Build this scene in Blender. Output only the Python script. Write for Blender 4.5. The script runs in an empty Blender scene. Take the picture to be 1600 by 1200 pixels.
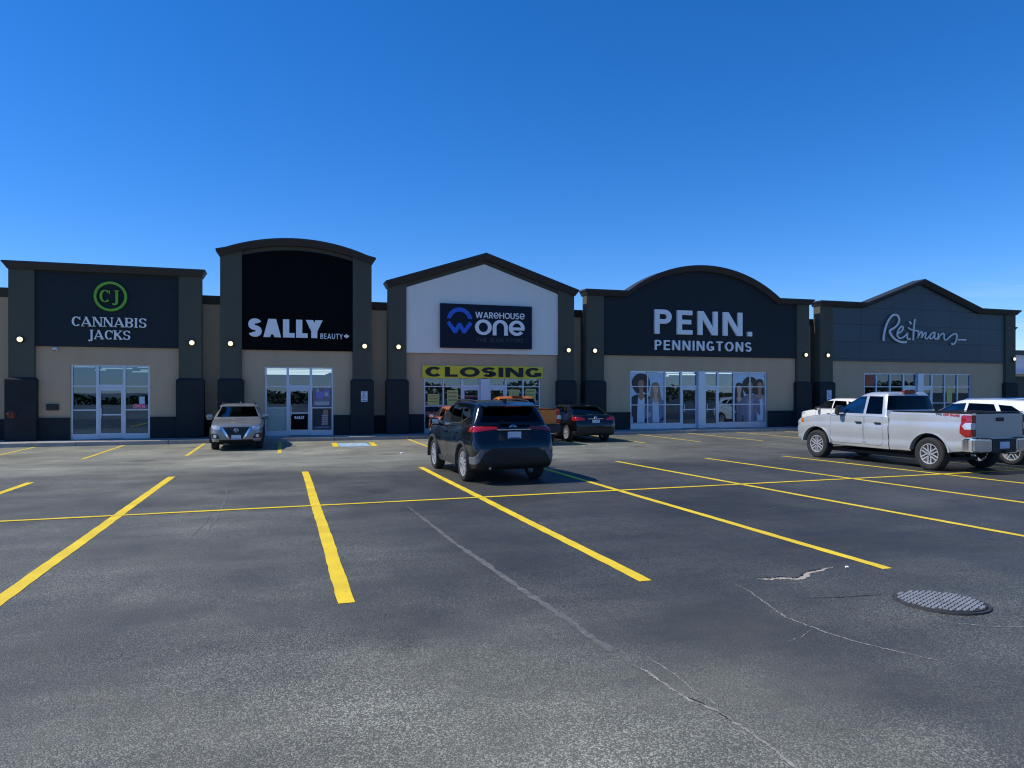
import bpy, bmesh, math, random
from mathutils import Vector, Matrix
from math import sin, cos, pi, radians, atan2, sqrt
random.seed(7)
S = bpy.context.scene
COL = S.collection

# ------------------------------------------------------------------ camera
CAM_H = 1.95
YAW = radians(18.10)
cd = bpy.data.cameras.new('camera'); cam = bpy.data.objects.new('camera', cd); COL.objects.link(cam)
cam.location = (0, 0, CAM_H); cam.rotation_euler = (pi/2, 0, -YAW)
cd.sensor_width = 36; cd.lens = 36*1100/1600; cd.shift_y = 12/1600
cd.clip_start = 0.05; cd.clip_end = 3000
S.camera = cam
# ------------------------------------------------------------------ sky, sun, exposure
SUN_EL, SUN_BACK = radians(50), radians(11)           # the sun stands left, a little behind the shopfronts
sdir = Vector((-cos(SUN_EL)*cos(SUN_BACK), cos(SUN_EL)*sin(SUN_BACK), sin(SUN_EL)))
W = bpy.data.worlds.new('World'); S.world = W; W.use_nodes = True
nt = W.node_tree; nt.nodes.clear()
out = nt.nodes.new('ShaderNodeOutputWorld'); bg = nt.nodes.new('ShaderNodeBackground')
sky = nt.nodes.new('ShaderNodeTexSky'); sky.sky_type = 'NISHITA'; sky.sun_disc = False
sky.sun_elevation = SUN_EL; sky.sun_rotation = atan2(sdir.x, sdir.y)
sky.altitude = 200; sky.air_density = 1.0; sky.dust_density = 0.0; sky.ozone_density = 10.0
hs = nt.nodes.new('ShaderNodeHueSaturation'); hs.inputs['Saturation'].default_value = 1.2; hs.inputs['Value'].default_value = 1.0
tint = nt.nodes.new('ShaderNodeVectorMath'); tint.operation = 'MULTIPLY'; tint.inputs[1].default_value = (1.03, .955, 1.09)
nt.links.new(sky.outputs[0], hs.inputs['Color']); nt.links.new(hs.outputs[0], tint.inputs[0]); 
# a few thin cloud wisps low in the sky, most of them to the right
tcw = nt.nodes.new('ShaderNodeTexCoord'); sxw = nt.nodes.new('ShaderNodeSeparateXYZ'); nt.links.new(tcw.outputs['Generated'], sxw.inputs[0])
mpw = nt.nodes.new('ShaderNodeMapping'); mpw.inputs['Scale'].default_value = (2.2, 2.2, 15.0); nt.links.new(tcw.outputs['Generated'], mpw.inputs[0])
nzw = nt.nodes.new('ShaderNodeTexNoise'); nzw.inputs['Scale'].default_value = 2.4; nzw.inputs['Detail'].default_value = 7; nzw.inputs['Roughness'].default_value = .6; nt.links.new(mpw.outputs[0], nzw.inputs['Vector'])
def wr(s, a, b, c, d):
    r = nt.nodes.new('ShaderNodeMapRange'); r.interpolation_type = 'SMOOTHSTEP'
    for i, v in zip((1, 2, 3, 4), (a, b, c, d)): r.inputs[i].default_value = v
    nt.links.new(s, r.inputs[0]); return r.outputs[0]
def wm(a, b):
    m = nt.nodes.new('ShaderNodeMath'); m.operation = 'MULTIPLY'; nt.links.new(a, m.inputs[0]); nt.links.new(b, m.inputs[1]); return m.outputs[0]
clf = wm(wm(wr(nzw.outputs[0], .46, .72, 0, .55), wr(sxw.outputs[2], .03, .17, 1, 0)), wr(sxw.outputs[0], .35, .95, .12, 1))
mxw = nt.nodes.new('ShaderNodeMix'); mxw.data_type = 'RGBA'; mxw.inputs[7].default_value = (5.2, 5.6, 6.0, 1)
nt.links.new(clf, mxw.inputs[0]); nt.links.new(tint.outputs[0], mxw.inputs[6]); nt.links.new(mxw.outputs[2], bg.inputs[0])
bg.inputs[1].default_value = 0.15
nt.links.new(bg.outputs[0], out.inputs[0])
sl = bpy.data.lights.new('sun', 'SUN'); sl.energy = 4.4; sl.angle = radians(0.5); sl.color = (1.0, 0.95, 0.87)
so = bpy.data.objects.new('sun', sl); COL.objects.link(so)
so.rotation_euler = (-sdir).to_track_quat('-Z', 'Y').to_euler(); so.location = (-30, 20, 40)
S.view_settings.view_transform = 'Standard'; S.view_settings.look = 'None'
S.view_settings.exposure = 0.0; S.view_settings.gamma = 1.0; S.view_settings.use_curve_mapping = False
S.render.engine = 'CYCLES'
S.cycles.filter_width = 1.15; S.cycles.max_bounces = 8; S.cycles.transparent_max_bounces = 12

# ------------------------------------------------------------------ materials
MATS = {}
def mat(name, col, rough=0.5, metal=0.0, var=0.0, vscale=3.0, bump=0.0, bscale=40.0, spec=0.5, coat=0.0, emit=None, estr=0.0, streak=False):
    if name in MATS: return MATS[name]
    m = bpy.data.materials.new(name); m.use_nodes = True; n = m.node_tree.nodes; L = m.node_tree.links
    b = n['Principled BSDF']
    b.inputs['Base Color'].default_value = (*col, 1); b.inputs['Roughness'].default_value = rough
    b.inputs['Metallic'].default_value = metal; b.inputs['Specular IOR Level'].default_value = spec
    b.inputs['Coat Weight'].default_value = coat; b.inputs['Coat Roughness'].default_value = 0.03
    if emit:
        b.inputs['Emission Color'].default_value = (*emit, 1); b.inputs['Emission Strength'].default_value = estr
    if var > 0 or bump > 0:
        tc = n.new('ShaderNodeTexCoord')
    if var > 0:
        src = tc.outputs['Object']
        if streak:
            mp = n.new('ShaderNodeMapping'); mp.inputs['Scale'].default_value = (1, 1, 0.18); L.new(src, mp.inputs[0]); src = mp.outputs[0]
        t = n.new('ShaderNodeTexNoise'); t.inputs['Scale'].default_value = vscale; t.inputs['Detail'].default_value = 6; t.inputs['Roughness'].default_value = .65
        L.new(src, t.inputs['Vector'])
        r = n.new('ShaderNodeMapRange'); r.inputs[1].default_value = .3; r.inputs[2].default_value = .7
        r.inputs[3].default_value = 1-var; r.inputs[4].default_value = 1+var; L.new(t.outputs[0], r.inputs[0])
        mx = n.new('ShaderNodeVectorMath'); mx.operation = 'SCALE'; mx.inputs[0].default_value = col
        L.new(r.outputs[0], mx.inputs['Scale']); L.new(mx.outputs[0], b.inputs['Base Color'])
        r2 = n.new('ShaderNodeMapRange'); r2.inputs[3].default_value = max(0, rough-.08); r2.inputs[4].default_value = min(1, rough+.08)
        L.new(t.outputs[0], r2.inputs[0]); L.new(r2.outputs[0], b.inputs['Roughness'])
    if bump > 0:
        t2 = n.new('ShaderNodeTexNoise'); t2.inputs['Scale'].default_value = bscale; t2.inputs['Detail'].default_value = 4
        L.new(tc.outputs['Object'], t2.inputs['Vector'])
        bp = n.new('ShaderNodeBump'); bp.inputs['Strength'].default_value = bump; bp.inputs['Distance'].default_value = .01
        L.new(t2.outputs[0], bp.inputs['Height']); L.new(bp.outputs[0], b.inputs['Normal'])
    MATS[name] = m
    return m
def glass(name, tint, fac_lo, ior=1.5, rough=0.0, refl=(.95, .98, 1)):
    """window glass: tinted see-through with a mirror share that grows at grazing angles"""
    if name in MATS: return MATS[name]
    m = bpy.data.materials.new(name); m.use_nodes = True; n = m.node_tree.nodes; L = m.node_tree.links; n.clear()
    o = n.new('ShaderNodeOutputMaterial'); mx = n.new('ShaderNodeMixShader'); tr = n.new('ShaderNodeBsdfTransparent'); gl = n.new('ShaderNodeBsdfGlossy')
    tr.inputs[0].default_value = (*tint, 1); gl.inputs['Roughness'].default_value = rough; gl.inputs[0].default_value = (*refl, 1)
    fr = n.new('ShaderNodeFresnel'); fr.inputs[0].default_value = ior
    ad = n.new('ShaderNodeMath'); ad.operation = 'ADD'; ad.inputs[1].default_value = fac_lo; ad.use_clamp = True
    # a very slight waviness so that mirror images are not perfect
    tc = n.new('ShaderNodeTexCoord'); t = n.new('ShaderNodeTexNoise'); t.inputs['Scale'].default_value = 1.3
    bp = n.new('ShaderNodeBump'); bp.inputs['Strength'].default_value = .02; bp.inputs['Distance'].default_value = .01
    L.new(tc.outputs['Object'], t.inputs['Vector']); L.new(t.outputs[0], bp.inputs['Height']); L.new(bp.outputs[0], gl.inputs['Normal'])
    L.new(fr.outputs[0], ad.inputs[0]); L.new(ad.outputs[0], mx.inputs[0]); L.new(tr.outputs[0], mx.inputs[1]); L.new(gl.outputs[0], mx.inputs[2])
    L.new(mx.outputs[0], o.inputs[0]); MATS[name] = m
    return m
def paint(name, col, metal=0.0, rough=.35):
    return mat(name, col, rough, metal, spec=.5, coat=1.0, var=.04, vscale=2.0)

# ------------------------------------------------------------------ objects
def setp(o, label=None, cat=None, group=None, kind=None):
    if label: o['label'] = label
    if cat: o['category'] = cat
    if group: o['group'] = group
    if kind: o['kind'] = kind
    return o
def thing(name, label, cat, loc=(0, 0, 0), rz=0, group=None):
    o = bpy.data.objects.new(name, None); COL.objects.link(o); o.location = loc; o.rotation_euler = (0, 0, rz); o.empty_display_size = .2
    return setp(o, label, cat, group)
def link(name, me, m, parent=None, loc=None):
    o = bpy.data.objects.new(name, me); COL.objects.link(o)
    if m is not None:
        me.materials.clear(); me.materials.append(m)
    if parent: o.parent = parent
    if loc: o.location = loc
    return o
def smooth(me, ang=35):
    bm = bmesh.new(); bm.from_mesh(me); a = radians(ang)
    for f in bm.faces: f.smooth = True
    for e in bm.edges:
        e.smooth = not (len(e.link_faces) == 2 and e.calc_face_angle(0) > a)
    bm.to_mesh(me); bm.free()
def copy_tree(o, parent=None):
    c = o.copy(); COL.objects.link(c)
    if parent is not None: c.parent = parent
    for ch in list(o.children): copy_tree(ch, c)
    return c
class MB:
    def __init__(s): s.v = []; s.f = []
    def add(s, vs, fs):
        k = len(s.v); s.v += [tuple(v) for v in vs]; s.f += [tuple(i+k for i in f) for f in fs]; return s
    def box(s, x0, x1, y0, y1, z0, z1):
        return s.add([(x0,y0,z0),(x1,y0,z0),(x1,y1,z0),(x0,y1,z0),(x0,y0,z1),(x1,y0,z1),(x1,y1,z1),(x0,y1,z1)],
                     [(3,2,1,0),(4,5,6,7),(0,1,5,4),(1,2,6,5),(2,3,7,6),(3,0,4,7)])
    def prism(s, poly, a, b, axis='y'):
        """poly of 2d points; axis y: (x,z); axis x: (y,z); axis z: (x,y)"""
        n = len(poly)
        mk = {'y': lambda p, t: (p[0], t, p[1]), 'x': lambda p, t: (t, p[0], p[1]), 'z': lambda p, t: (p[0], p[1], t)}[axis]
        ar = sum(poly[i][0]*poly[(i+1) % n][1]-poly[(i+1) % n][0]*poly[i][1] for i in range(n))
        if (ar < 0): poly = poly[::-1]
        vs = [mk(p, a) for p in poly]+[mk(p, b) for p in poly]
        fl = (axis == 'y') != (a > b)
        fs = [tuple(range(n))[::-1], tuple(range(n, 2*n))]+[(i, (i+1) % n, n+(i+1) % n, n+i) for i in range(n)]
        if fl: fs = [f[::-1] for f in fs]
        return s.add(vs, fs)
    def tube(s, pts, r, n=8, cap=True):
        pts = [Vector(p) for p in pts]; k = len(pts); rs = r if isinstance(r, (list, tuple)) else [r]*k
        vs = []; up = None
        for i, p in enumerate(pts):
            d = (pts[min(i+1, k-1)]-pts[max(i-1, 0)]).normalized()
            a = up if up is not None else (Vector((0, 0, 1)) if abs(d.z) < .9 else Vector((1, 0, 0)))
            x = d.cross(a).normalized(); u = x.cross(d).normalized(); up = u
            vs += [p+rs[i]*(cos(2*pi*j/n)*x+sin(2*pi*j/n)*u) for j in range(n)]
        fs = [(i*n+j, i*n+(j+1) % n, (i+1)*n+(j+1) % n, (i+1)*n+j) for i in range(k-1) for j in range(n)]
        if cap: fs += [tuple(range(n))[::-1], tuple(range((k-1)*n, k*n))]
        return s.add(vs, fs)
    def lathe(s, prof, n=32, axis='x', c=(0, 0, 0), closed=False):
        """prof: (t along axis, radius)"""
        vs = []
        for t, r in prof:
            for j in range(n):
                a = 2*pi*j/n
                p = {'x': (t, r*cos(a), r*sin(a)), 'y': (r*cos(a), t, r*sin(a)), 'z': (r*cos(a), r*sin(a), t)}[axis]
                vs.append((p[0]+c[0], p[1]+c[1], p[2]+c[2]))
        k = len(prof); rng = range(k) if closed else range(k-1)
        fs = [(i*n+j, i*n+(j+1) % n, ((i+1) % k)*n+(j+1) % n, ((i+1) % k)*n+j) for i in rng for j in range(n)]
        if not closed:
            if prof[0][1] > 1e-6: fs.append(tuple(range(n))[::-1])
            if prof[-1][1] > 1e-6: fs.append(tuple(range((k-1)*n, k*n)))
        return s.add(vs, fs)
    def mesh(s, name='m'):
        me = bpy.data.meshes.new(name); me.from_pydata(s.v, [], s.f); me.validate()
        bm = bmesh.new(); bm.from_mesh(me); bmesh.ops.recalc_face_normals(bm, faces=bm.faces); bm.to_mesh(me); bm.free()
        return me
    def build(s, name, m, parent=None, sm=None, loc=None, bevel=0):
        me = s.mesh(name)
        if bevel:
            bm = bmesh.new(); bm.from_mesh(me)
            bmesh.ops.bevel(bm, geom=[e for e in bm.edges if len(e.link_faces) == 2 and e.calc_face_angle(0) > .5], offset=bevel, segments=2, affect='EDGES', clamp_overlap=True)
            bm.to_mesh(me); bm.free()
            if sm is None: sm = 40
        if sm: smooth(me, sm)
        return link(name, me, m, parent, loc)
def arc(cx, cy, rx, ry, a0, a1, n=16):
    return [(cx+rx*cos(radians(a0+(a1-a0)*i/n)), cy+ry*sin(radians(a0+(a1-a0)*i/n))) for i in range(n+1)]
def ellipse(cx, cy, rx, ry, n=28): return arc(cx, cy, rx, ry, 0, 360, n)[:-1]
def catmull(pts, k=6):
    P = [pts[0]]+list(pts)+[pts[-1]]; o = []
    for i in range(1, len(P)-2):
        for j in range(k):
            t = j/k; o.append(tuple(.5*((2*P[i][d])+(-P[i-1][d]+P[i+1][d])*t+(2*P[i-1][d]-5*P[i][d]+4*P[i+1][d]-P[i+2][d])*t*t+(-P[i-1][d]+3*P[i][d]-3*P[i+1][d]+P[i+2][d])*t**3) for d in range(len(pts[0]))))
    return o+[tuple(pts[-1])]

# ------------------------------------------------------------------ lettering (stroke built letters)
def clip01(poly):
    for (val, sgn) in ((0, 1), (1, -1)):
        o = []
        for i in range(len(poly)):
            p, q = poly[i], poly[(i+1) % len(poly)]
            dp, dq = sgn*(p[1]-val), sgn*(q[1]-val)
            if dp >= 0: o.append(p)
            if dp*dq < 0:
                t = dp/(dp-dq); o.append((p[0]+t*(q[0]-p[0]), p[1]+t*(q[1]-p[1])))
        poly = o
    return poly
def glyph(ch, w, t, wd=1.0, serif=False):
    """returns (width, polygons) with cap height 1; w vertical stroke, t thin/horizontal stroke, wd width factor"""
    G = []
    def seg(x0, y0, x1, y1, k, ext=0.0, clip=True):
        d = Vector((x1-x0, y1-y0)); l = d.length; d /= l; nx, ny = -d.y*k/2, d.x*k/2
        x0 -= d.x*ext; y0 -= d.y*ext; x1 += d.x*ext; y1 += d.y*ext
        p = [(x0+nx, y0+ny), (x0-nx, y0-ny), (x1-nx, y1-ny), (x1+nx, y1+ny)]
        G.append(clip01(p) if clip else p)
    def bow(cx, cy, rx, ry, a0, a1, n=18):
        """arc stroke, thick where it runs upright"""
        pts = arc(cx, cy, rx, ry, a0, a1, n); L_, R_ = [], []
        for i, p in enumerate(pts):
            a = radians(a0+(a1-a0)*i/n); nv = Vector((cos(a)/max(rx, 1e-3), sin(a)/max(ry, 1e-3))).normalized()
            k = (t+(w-t)*abs(nv.x)**1.5)/2
            L_.append((p[0]+nv.x*k, p[1]+nv.y*k)); R_.append((p[0]-nv.x*k, p[1]-nv.y*k))
        G.append(L_+R_[::-1])
    def V(x, y0=0, y1=1, k=None, se=True):
        seg(x, y0, x, y1, k or w)
        if serif and se:
            b = .055
            for y in (y0, y1):
                if y in (0, 1):
                    yy = b/2 if y == 0 else 1-b/2
                    seg(x-w*.95, yy, x+w*.95, yy, b)
    def para(a, b, c, d, y0=0, y1=1): G.append([(a, y0), (b, y0), (d, y1), (c, y1)])
    def H(y, x0, x1, k=None): seg(x0, y, x1, y, k or t)
    h = w/2; q = t/2
    if ch == 'A':
        X = .86*wd+w*.35; e = .3
        k1 = (t if serif else w)*1.1; k2 = w*1.1; ap = .5*w if serif else w*1.25
        para(0, k1, X/2-ap/2, X/2-ap/2+k1); para(X-k2, X, X/2+ap/2-k2, X/2+ap/2); H(.28, X*.24, X*.76)
        if serif: seg(0, .028, w*1.5, .028, .055); seg(X-w*1.9, .028, X+.03, .028, .055)
    elif ch in 'CG':
        X = .74*wd+w*.25; bow(X/2+q*0, .5, X/2-h, .5-q, 42, 318, 26)
        if serif: seg(X*.90, .66, X*.90, .98, .06)
        if ch == 'G': V(X-h, .08, .47, None, False); H(.47-q, X*.55, X-h)
    elif ch == 'O' or ch == 'o':
        X = .88*wd+w*.3; bow(X/2, .5, X/2-h, .5-q, 0, 360, 36)
    elif ch == 'N':
        X = .66*wd+w; V(h, k=t if serif else w); V(X-h, k=t if serif else w); para(X-w*1.2, X, 0, w*1.2)
    elif ch == 'M':
        X = .86*wd+w; V(h); V(X-h); para(X/2-w*.55, X/2+w*.55, 0, w*1.1, .05); para(X/2-w*.55, X/2+w*.55, X-w*1.1, X, .05)
    elif ch in 'BPR':
        X = .56*wd+w*.7; V(h); r = (.5 if ch != 'B' else .5); yy = .75
        for (cy, on) in ((.75, True), (.26, ch == 'B')):
            if not on: continue
            ry = .25-q if cy > .5 else .26-q
            if ch in 'PR': cy, ry = .71, .29-q
            rx = min(ry, X-h-w*.6); H(cy+ry, w*.6, X-h-rx); H(cy-ry, w*.6, X-h-rx); bow(X-h-rx, cy, rx, ry, -90, 90, 14)
        if ch == 'R': seg(X*.5, .44, X-h*.8, 0, w, .2)
    elif ch == 'D':
        X = .70*wd+w*.5; V(h); rx = min(.5-q, X-h-w*.6); H(1-q, w*.6, X-h-rx); H(q, w*.6, X-h-rx); bow(X-h-rx, .5, rx, .5-q, -90, 90, 18)
    elif ch in 'EFL':
        X = (.54 if ch != 'L' else .48)*wd+w*.5; V(h)
        if ch != 'L': H(1-q, w*.7, X); H(.52, w*.7, X*.92)
        if ch != 'F': H(q, w*.7, X)
    elif ch == 'I':
        X = w*(1.9 if serif else 1.0); V(X/2)
    elif ch == 'J':
        X = .42*wd+w*.6
        if serif: V(X-h*1.6, -.02, 1); bow(X-h*1.6-.2, .0, .2, .2, -90, 0, 8); G.append(ellipse(X-h*1.6-.22, -.15, .09, .09, 10))
        else: V(X-h, .3, 1); bow(X/2, .3, X/2-h, .3-q, 180, 360)
    elif ch == 'K':
        X = .66*wd+w*.6; V(h); seg(w*.8, .40, X-h*.8, 1, t, .2); seg(X*.40, .55, X-h*.6, 0, w, .2)
        if serif: seg(X-w*1.6, .028, X+.05, .028, .055); seg(X-w*1.6, .972, X+.02, .972, .055)
    elif ch == 'S':
        X = .62*wd+w*.35; ry = (1-t)/4; rx = X/2-h
        bow(X/2, .5+ry, rx, ry, 25, 270, 22); bow(X/2, .5-ry, rx, ry, 90, -155, 22)
        if serif: seg(X*.92, .70, X*.92, .96, .06); seg(X*.08, .04, X*.08, .30, .06)
    elif ch == 'T':
        X = .66*wd+w*.4; V(X/2); H(1-q, 0, X)
    elif ch == 'U':
        X = .66*wd+w*.6; V(h, X*.4, 1); V(X-h, X*.4, 1); bow(X/2, X*.4, X/2-h, X*.4-q, 180, 360, 18)
    elif ch == 'W':
        X = 1.1*wd+w; k = w*1.1; a = X*.27
        para(a-k/2, a+k/2, 0, k); para(a-k/2, a+k/2, X/2-k/2, X/2+k/2); para(X-a-k/2, X-a+k/2, X/2-k/2, X/2+k/2); para(X-a-k/2, X-a+k/2, X-k, X)
    elif ch == 'Y':
        X = .72*wd+w*.7; V(X/2, 0, .46); para(X/2-h, X/2+h, 0, w*1.2, .38); para(X/2-h, X/2+h, X-w*1.2, X, .38)
    elif ch == 'H':
        X = .66*wd+w; V(h); V(X-h); H(.5, w*.7, X-w*.7)
    elif ch == 'n':
        X = .80*wd+w*.3; V(h, 0, .55); V(X-h, 0, .55); bow(X/2, .52, X/2-h, .48-q, 0, 180, 20)
    elif ch == 'e':
        X = .86*wd+w*.3; bow(X/2, .5, X/2-h, .5-q, 0, 322, 30); H(.5-q*.5, w*.6, X-.01)
    elif ch == '.':
        X = w; seg(h, 0, h, w, w)
    else: X = .35
    return X, [g for g in G if len(g) > 2]
def lettering(mb, text, x0, x1, z0, z1, y, depth, w, t, wd=1.0, serif=False, gap=.14):
    """letters spread between x0..x1, baseline z0, cap line z1, front faces near y (towards -y)"""
    gl = [glyph(c, w, t, wd, serif) for c in text]
    KERN = {'LY': -.16, 'CA': -.08, 'AL': .02, 'JA': -.02, 'TY': -.04, 'UT': 0}; kn = [KERN.get(text[i:i+2], 0) for i in range(len(text))]
    tot = sum(g[0] for g in gl)+gap*(len(text)-1)+sum(kn); sx = (x1-x0)/tot; sz = z1-z0; X = x0; k = 0
    for gi, (wdt, polys) in enumerate(gl):
        for p in polys:
            mb.prism([(X+a*sx, z0+b*sz) for a, b in p], y+k % 7*.0007, y+depth, 'y'); k += 1
        X += (wdt+gap+kn[gi])*sx
    return mb
def ribbon(mb, pts, w, y, depth, k=0):
    """flat brush stroke along 2d points (x,z)"""
    n = len(pts); L_, R_ = [], []
    for i, p in enumerate(pts):
        a, b = pts[max(i-1, 0)], pts[min(i+1, n-1)]; d = Vector((b[0]-a[0], b[1]-a[1]))
        d = d.normalized() if d.length > 1e-9 else Vector((1, 0)); ww = w[i] if isinstance(w, list) else w
        L_.append((p[0]-d.y*ww/2, p[1]+d.x*ww/2)); R_.append((p[0]+d.y*ww/2, p[1]-d.x*ww/2))
    for i in range(n-1):
        mb.prism([L_[i], R_[i], R_[i+1], L_[i+1]], y+(k+i) % 5*.0006, y+depth, 'y')

# ------------------------------------------------------------------ ground
def asphalt():
    m = bpy.data.materials.new('asphalt'); m.use_nodes = True; n = m.node_tree.nodes; L = m.node_tree.links; b = n['Principled BSDF']
    tc = n.new('ShaderNodeTexCoord')
    def noise(sc, det, rough=.6, scale3=None):
        t = n.new('ShaderNodeTexNoise'); t.inputs['Scale'].default_value = sc; t.inputs['Detail'].default_value = det; t.inputs['Roughness'].default_value = rough
        src = tc.outputs['Object']
        if scale3:
            mp = n.new('ShaderNodeMapping'); mp.inputs['Scale'].default_value = scale3; L.new(src, mp.inputs[0]); src = mp.outputs[0]
        L.new(src, t.inputs['Vector']); return t.outputs[0]
    def rng(s, a, b_, c, d):
        r = n.new('ShaderNodeMapRange'); r.inputs[1].default_value = a; r.inputs[2].default_value = b_; r.inputs[3].default_value = c; r.inputs[4].default_value = d
        L.new(s, r.inputs[0]); return r.outputs[0]
    def mul(a, b_):
        k = n.new('ShaderNodeMath'); k.operation = 'MULTIPLY'; L.new(a, k.inputs[0]); L.new(b_, k.inputs[1]); return k.outputs[0]
    big = noise(.16, 4, .55); mid = noise(1.1, 6, .65); drag = noise(.9, 4, .6, (.25, 1.6, 1)); vo = n.new('ShaderNodeTexVoronoi'); vo.inputs['Scale'].default_value = 112
    L.new(tc.outputs['Object'], vo.inputs['Vector'])
    # single stones: random brightness per cell, most dark with binder, some worn bright; worn in patches
    wn = n.new('ShaderNodeSeparateColor'); L.new(vo.outputs['Color'], wn.inputs[0])
    worn = rng(noise(.33, 5, .6), .38, .62, 0.15, 1.0)
    stone = rng(wn.outputs[0], .50, 1.0, 0.0, 1.95)
    st = mul(stone, worn)
    ad = n.new('ShaderNodeMath'); ad.operation = 'ADD'; ad.inputs[1].default_value = .78; L.new(st, ad.inputs[0])
    fac = mul(mul(ad.outputs[0], rng(big, .3, .7, .88, 1.10)), mul(rng(mid, .3, .7, .86, 1.14), rng(drag, .3, .7, .84, 1.16)))
    # traffic has worn the driving lanes pale, the far one paler leftwards for painted-in sheen; the bays right of the old seam were sealed again and stay dark
    sx = n.new('ShaderNodeSeparateXYZ'); L.new(tc.outputs['Object'], sx.inputs[0])
    wob = n.new('ShaderNodeMath'); wob.operation = 'MULTIPLY_ADD'; wob.inputs[1].default_value = 2.4; wob.inputs[2].default_value = -1.2; L.new(noise(.45, 5, .6), wob.inputs[0])
    def plus(a, b_):
        k = n.new('ShaderNodeMath'); k.operation = 'ADD'; L.new(a, k.inputs[0]); L.new(b_, k.inputs[1]); return k.outputs[0]
    def mxm(a, b_):
        k = n.new('ShaderNodeMath'); k.operation = 'MAXIMUM'; L.new(a, k.inputs[0]); L.new(b_, k.inputs[1]); return k.outputs[0]
    X = plus(sx.outputs[0], wob.outputs[0]); Y = plus(sx.outputs[1], wob.outputs[0])
    far_lane = mul(rng(Y, 16.5, 20.0, 0, 1), rng(X, 3, 16, 1.0, .38))
    near_lane = mul(rng(Y, 7.2, 2.8, 0, .92), rng(X, 1.4, 4.0, 1.0, .34))
    left_bay = rng(X, -1.2, 2.9, .40, 0.02)
    wear_sheen = mxm(mxm(far_lane, near_lane), left_bay)
    cm = n.new('ShaderNodeMix'); cm.data_type = 'RGBA'; cm.inputs[6].default_value = (.050, .051, .0450, 1); cm.inputs[7].default_value = (.232, .226, .170, 1); L.new(wear_sheen, cm.inputs[0])
    # drips of oil where cars stand
    oil = n.new('ShaderNodeTexVoronoi'); oil.inputs['Scale'].default_value = .42; L.new(tc.outputs['Object'], oil.inputs['Vector'])
    oz = n.new('ShaderNodeMath'); oz.operation = 'MULTIPLY_ADD'; oz.inputs[1].default_value = -.22; L.new(noise(2.6, 5, .7), oz.inputs[0]); L.new(oil.outputs['Distance'], oz.inputs[2])
    fac = mul(fac, rng(oz.outputs[0], -.02, .06, .62, 1.0))
    mx = n.new('ShaderNodeVectorMath'); mx.operation = 'SCALE'; L.new(cm.outputs[2], mx.inputs[0]); L.new(fac, mx.inputs['Scale'])
    L.new(mx.outputs[0], b.inputs['Base Color'])
    L.new(rng(mid, .3, .7, .50, .68), b.inputs['Roughness']); b.inputs['Specular IOR Level'].default_value = .42
    fine = noise(60, 3, .7)
    bp = n.new('ShaderNodeBump'); bp.inputs['Strength'].default_value = .55; bp.inputs['Distance'].default_value = .006; L.new(vo.outputs['Distance'], bp.inputs['Height']); bp.invert = True
    bp2 = n.new('ShaderNodeBump'); bp2.inputs['Strength'].default_value = .4; bp2.inputs['Distance'].default_value = .008; L.new(fine, bp2.inputs['Height']); L.new(bp.outputs[0], bp2.inputs['Normal'])
    L.new(bp2.outputs[0], b.inputs['Normal'])
    return m
M_ASPH = asphalt()
g = MB().add([(-900, -900, 0), (900, -900, 0), (900, 900, 0), (-900, 900, 0)], [(0, 1, 2, 3)]).build('ground', M_ASPH); setp(g, kind='structure')
M_CONC = mat('concrete', (.36, .33, .29), .85, var=.14, vscale=1.3, bump=.3, bscale=30)
M_KERB = mat('kerb_concrete', (.30, .285, .26), .85, var=.2, vscale=2.0, bump=.3, bscale=25)
sw = MB()
x = -40.0
while x < 43.5:
    sw.box(x, x+1.49, 28.96, 31.1, -.05, .13); x += 1.5
setp(sw.build('sidewalk', M_CONC, bevel=.006), kind='structure')
kb = MB(); x = -40.0
while x < 43.5:
    kb.box(x, x+2.985, 28.80, 28.95, -.05, .136); x += 3.0
setp(kb.build('kerb', M_KERB, bevel=.015), kind='structure')

# painted lines with worn, slightly ragged edges
def line_mat(name, col, wear):
    m = bpy.data.materials.new(name); m.use_nodes = True; n = m.node_tree.nodes; L = m.node_tree.links; b = n['Principled BSDF']
    tc = n.new('ShaderNodeTexCoord'); t = n.new('ShaderNodeTexNoise'); t.inputs['Scale'].default_value = 26; t.inputs['Detail'].default_value = 6; t.inputs['Roughness'].default_value = .7
    t3 = n.new('ShaderNodeTexNoise'); t3.inputs['Scale'].default_value = 1.7; t3.inputs['Detail'].default_value = 4
    L.new(tc.outputs['Object'], t.inputs['Vector']); L.new(tc.outputs['Object'], t3.inputs['Vector'])
    r = n.new('ShaderNodeMapRange'); r.inputs[1].default_value = .25+wear; r.inputs[2].default_value = .34+wear; L.new(t.outputs[0], r.inputs[0])
    r3 = n.new('ShaderNodeMapRange'); r3.inputs[1].default_value = .3; r3.inputs[2].default_value = .7; r3.inputs[3].default_value = .84; r3.inputs[4].default_value = 1.1; L.new(t3.outputs[0], r3.inputs[0])
    sc = n.new('ShaderNodeVectorMath'); sc.operation = 'SCALE'; sc.inputs[0].default_value = col; L.new(r3.outputs[0], sc.inputs['Scale'])
    mx = n.new('ShaderNodeMix'); mx.data_type = 'RGBA'; mx.inputs[6].default_value = (.06, .058, .05, 1); L.new(sc.outputs[0], mx.inputs[7]); L.new(r.outputs[0], mx.inputs[0])
    L.new(mx.outputs[2], b.inputs['Base Color']); b.inputs['Roughness'].default_value = .6
    bp = n.new('ShaderNodeBump'); bp.inputs['Strength'].default_value = .5; bp.inputs['Distance'].default_value = .006; L.new(t.outputs[0], bp.inputs['Height']); L.new(bp.outputs[0], b.inputs['Normal'])
    return m
M_YEL = line_mat('yellow_line_paint', (.90, .63, .022), .045)
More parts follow.
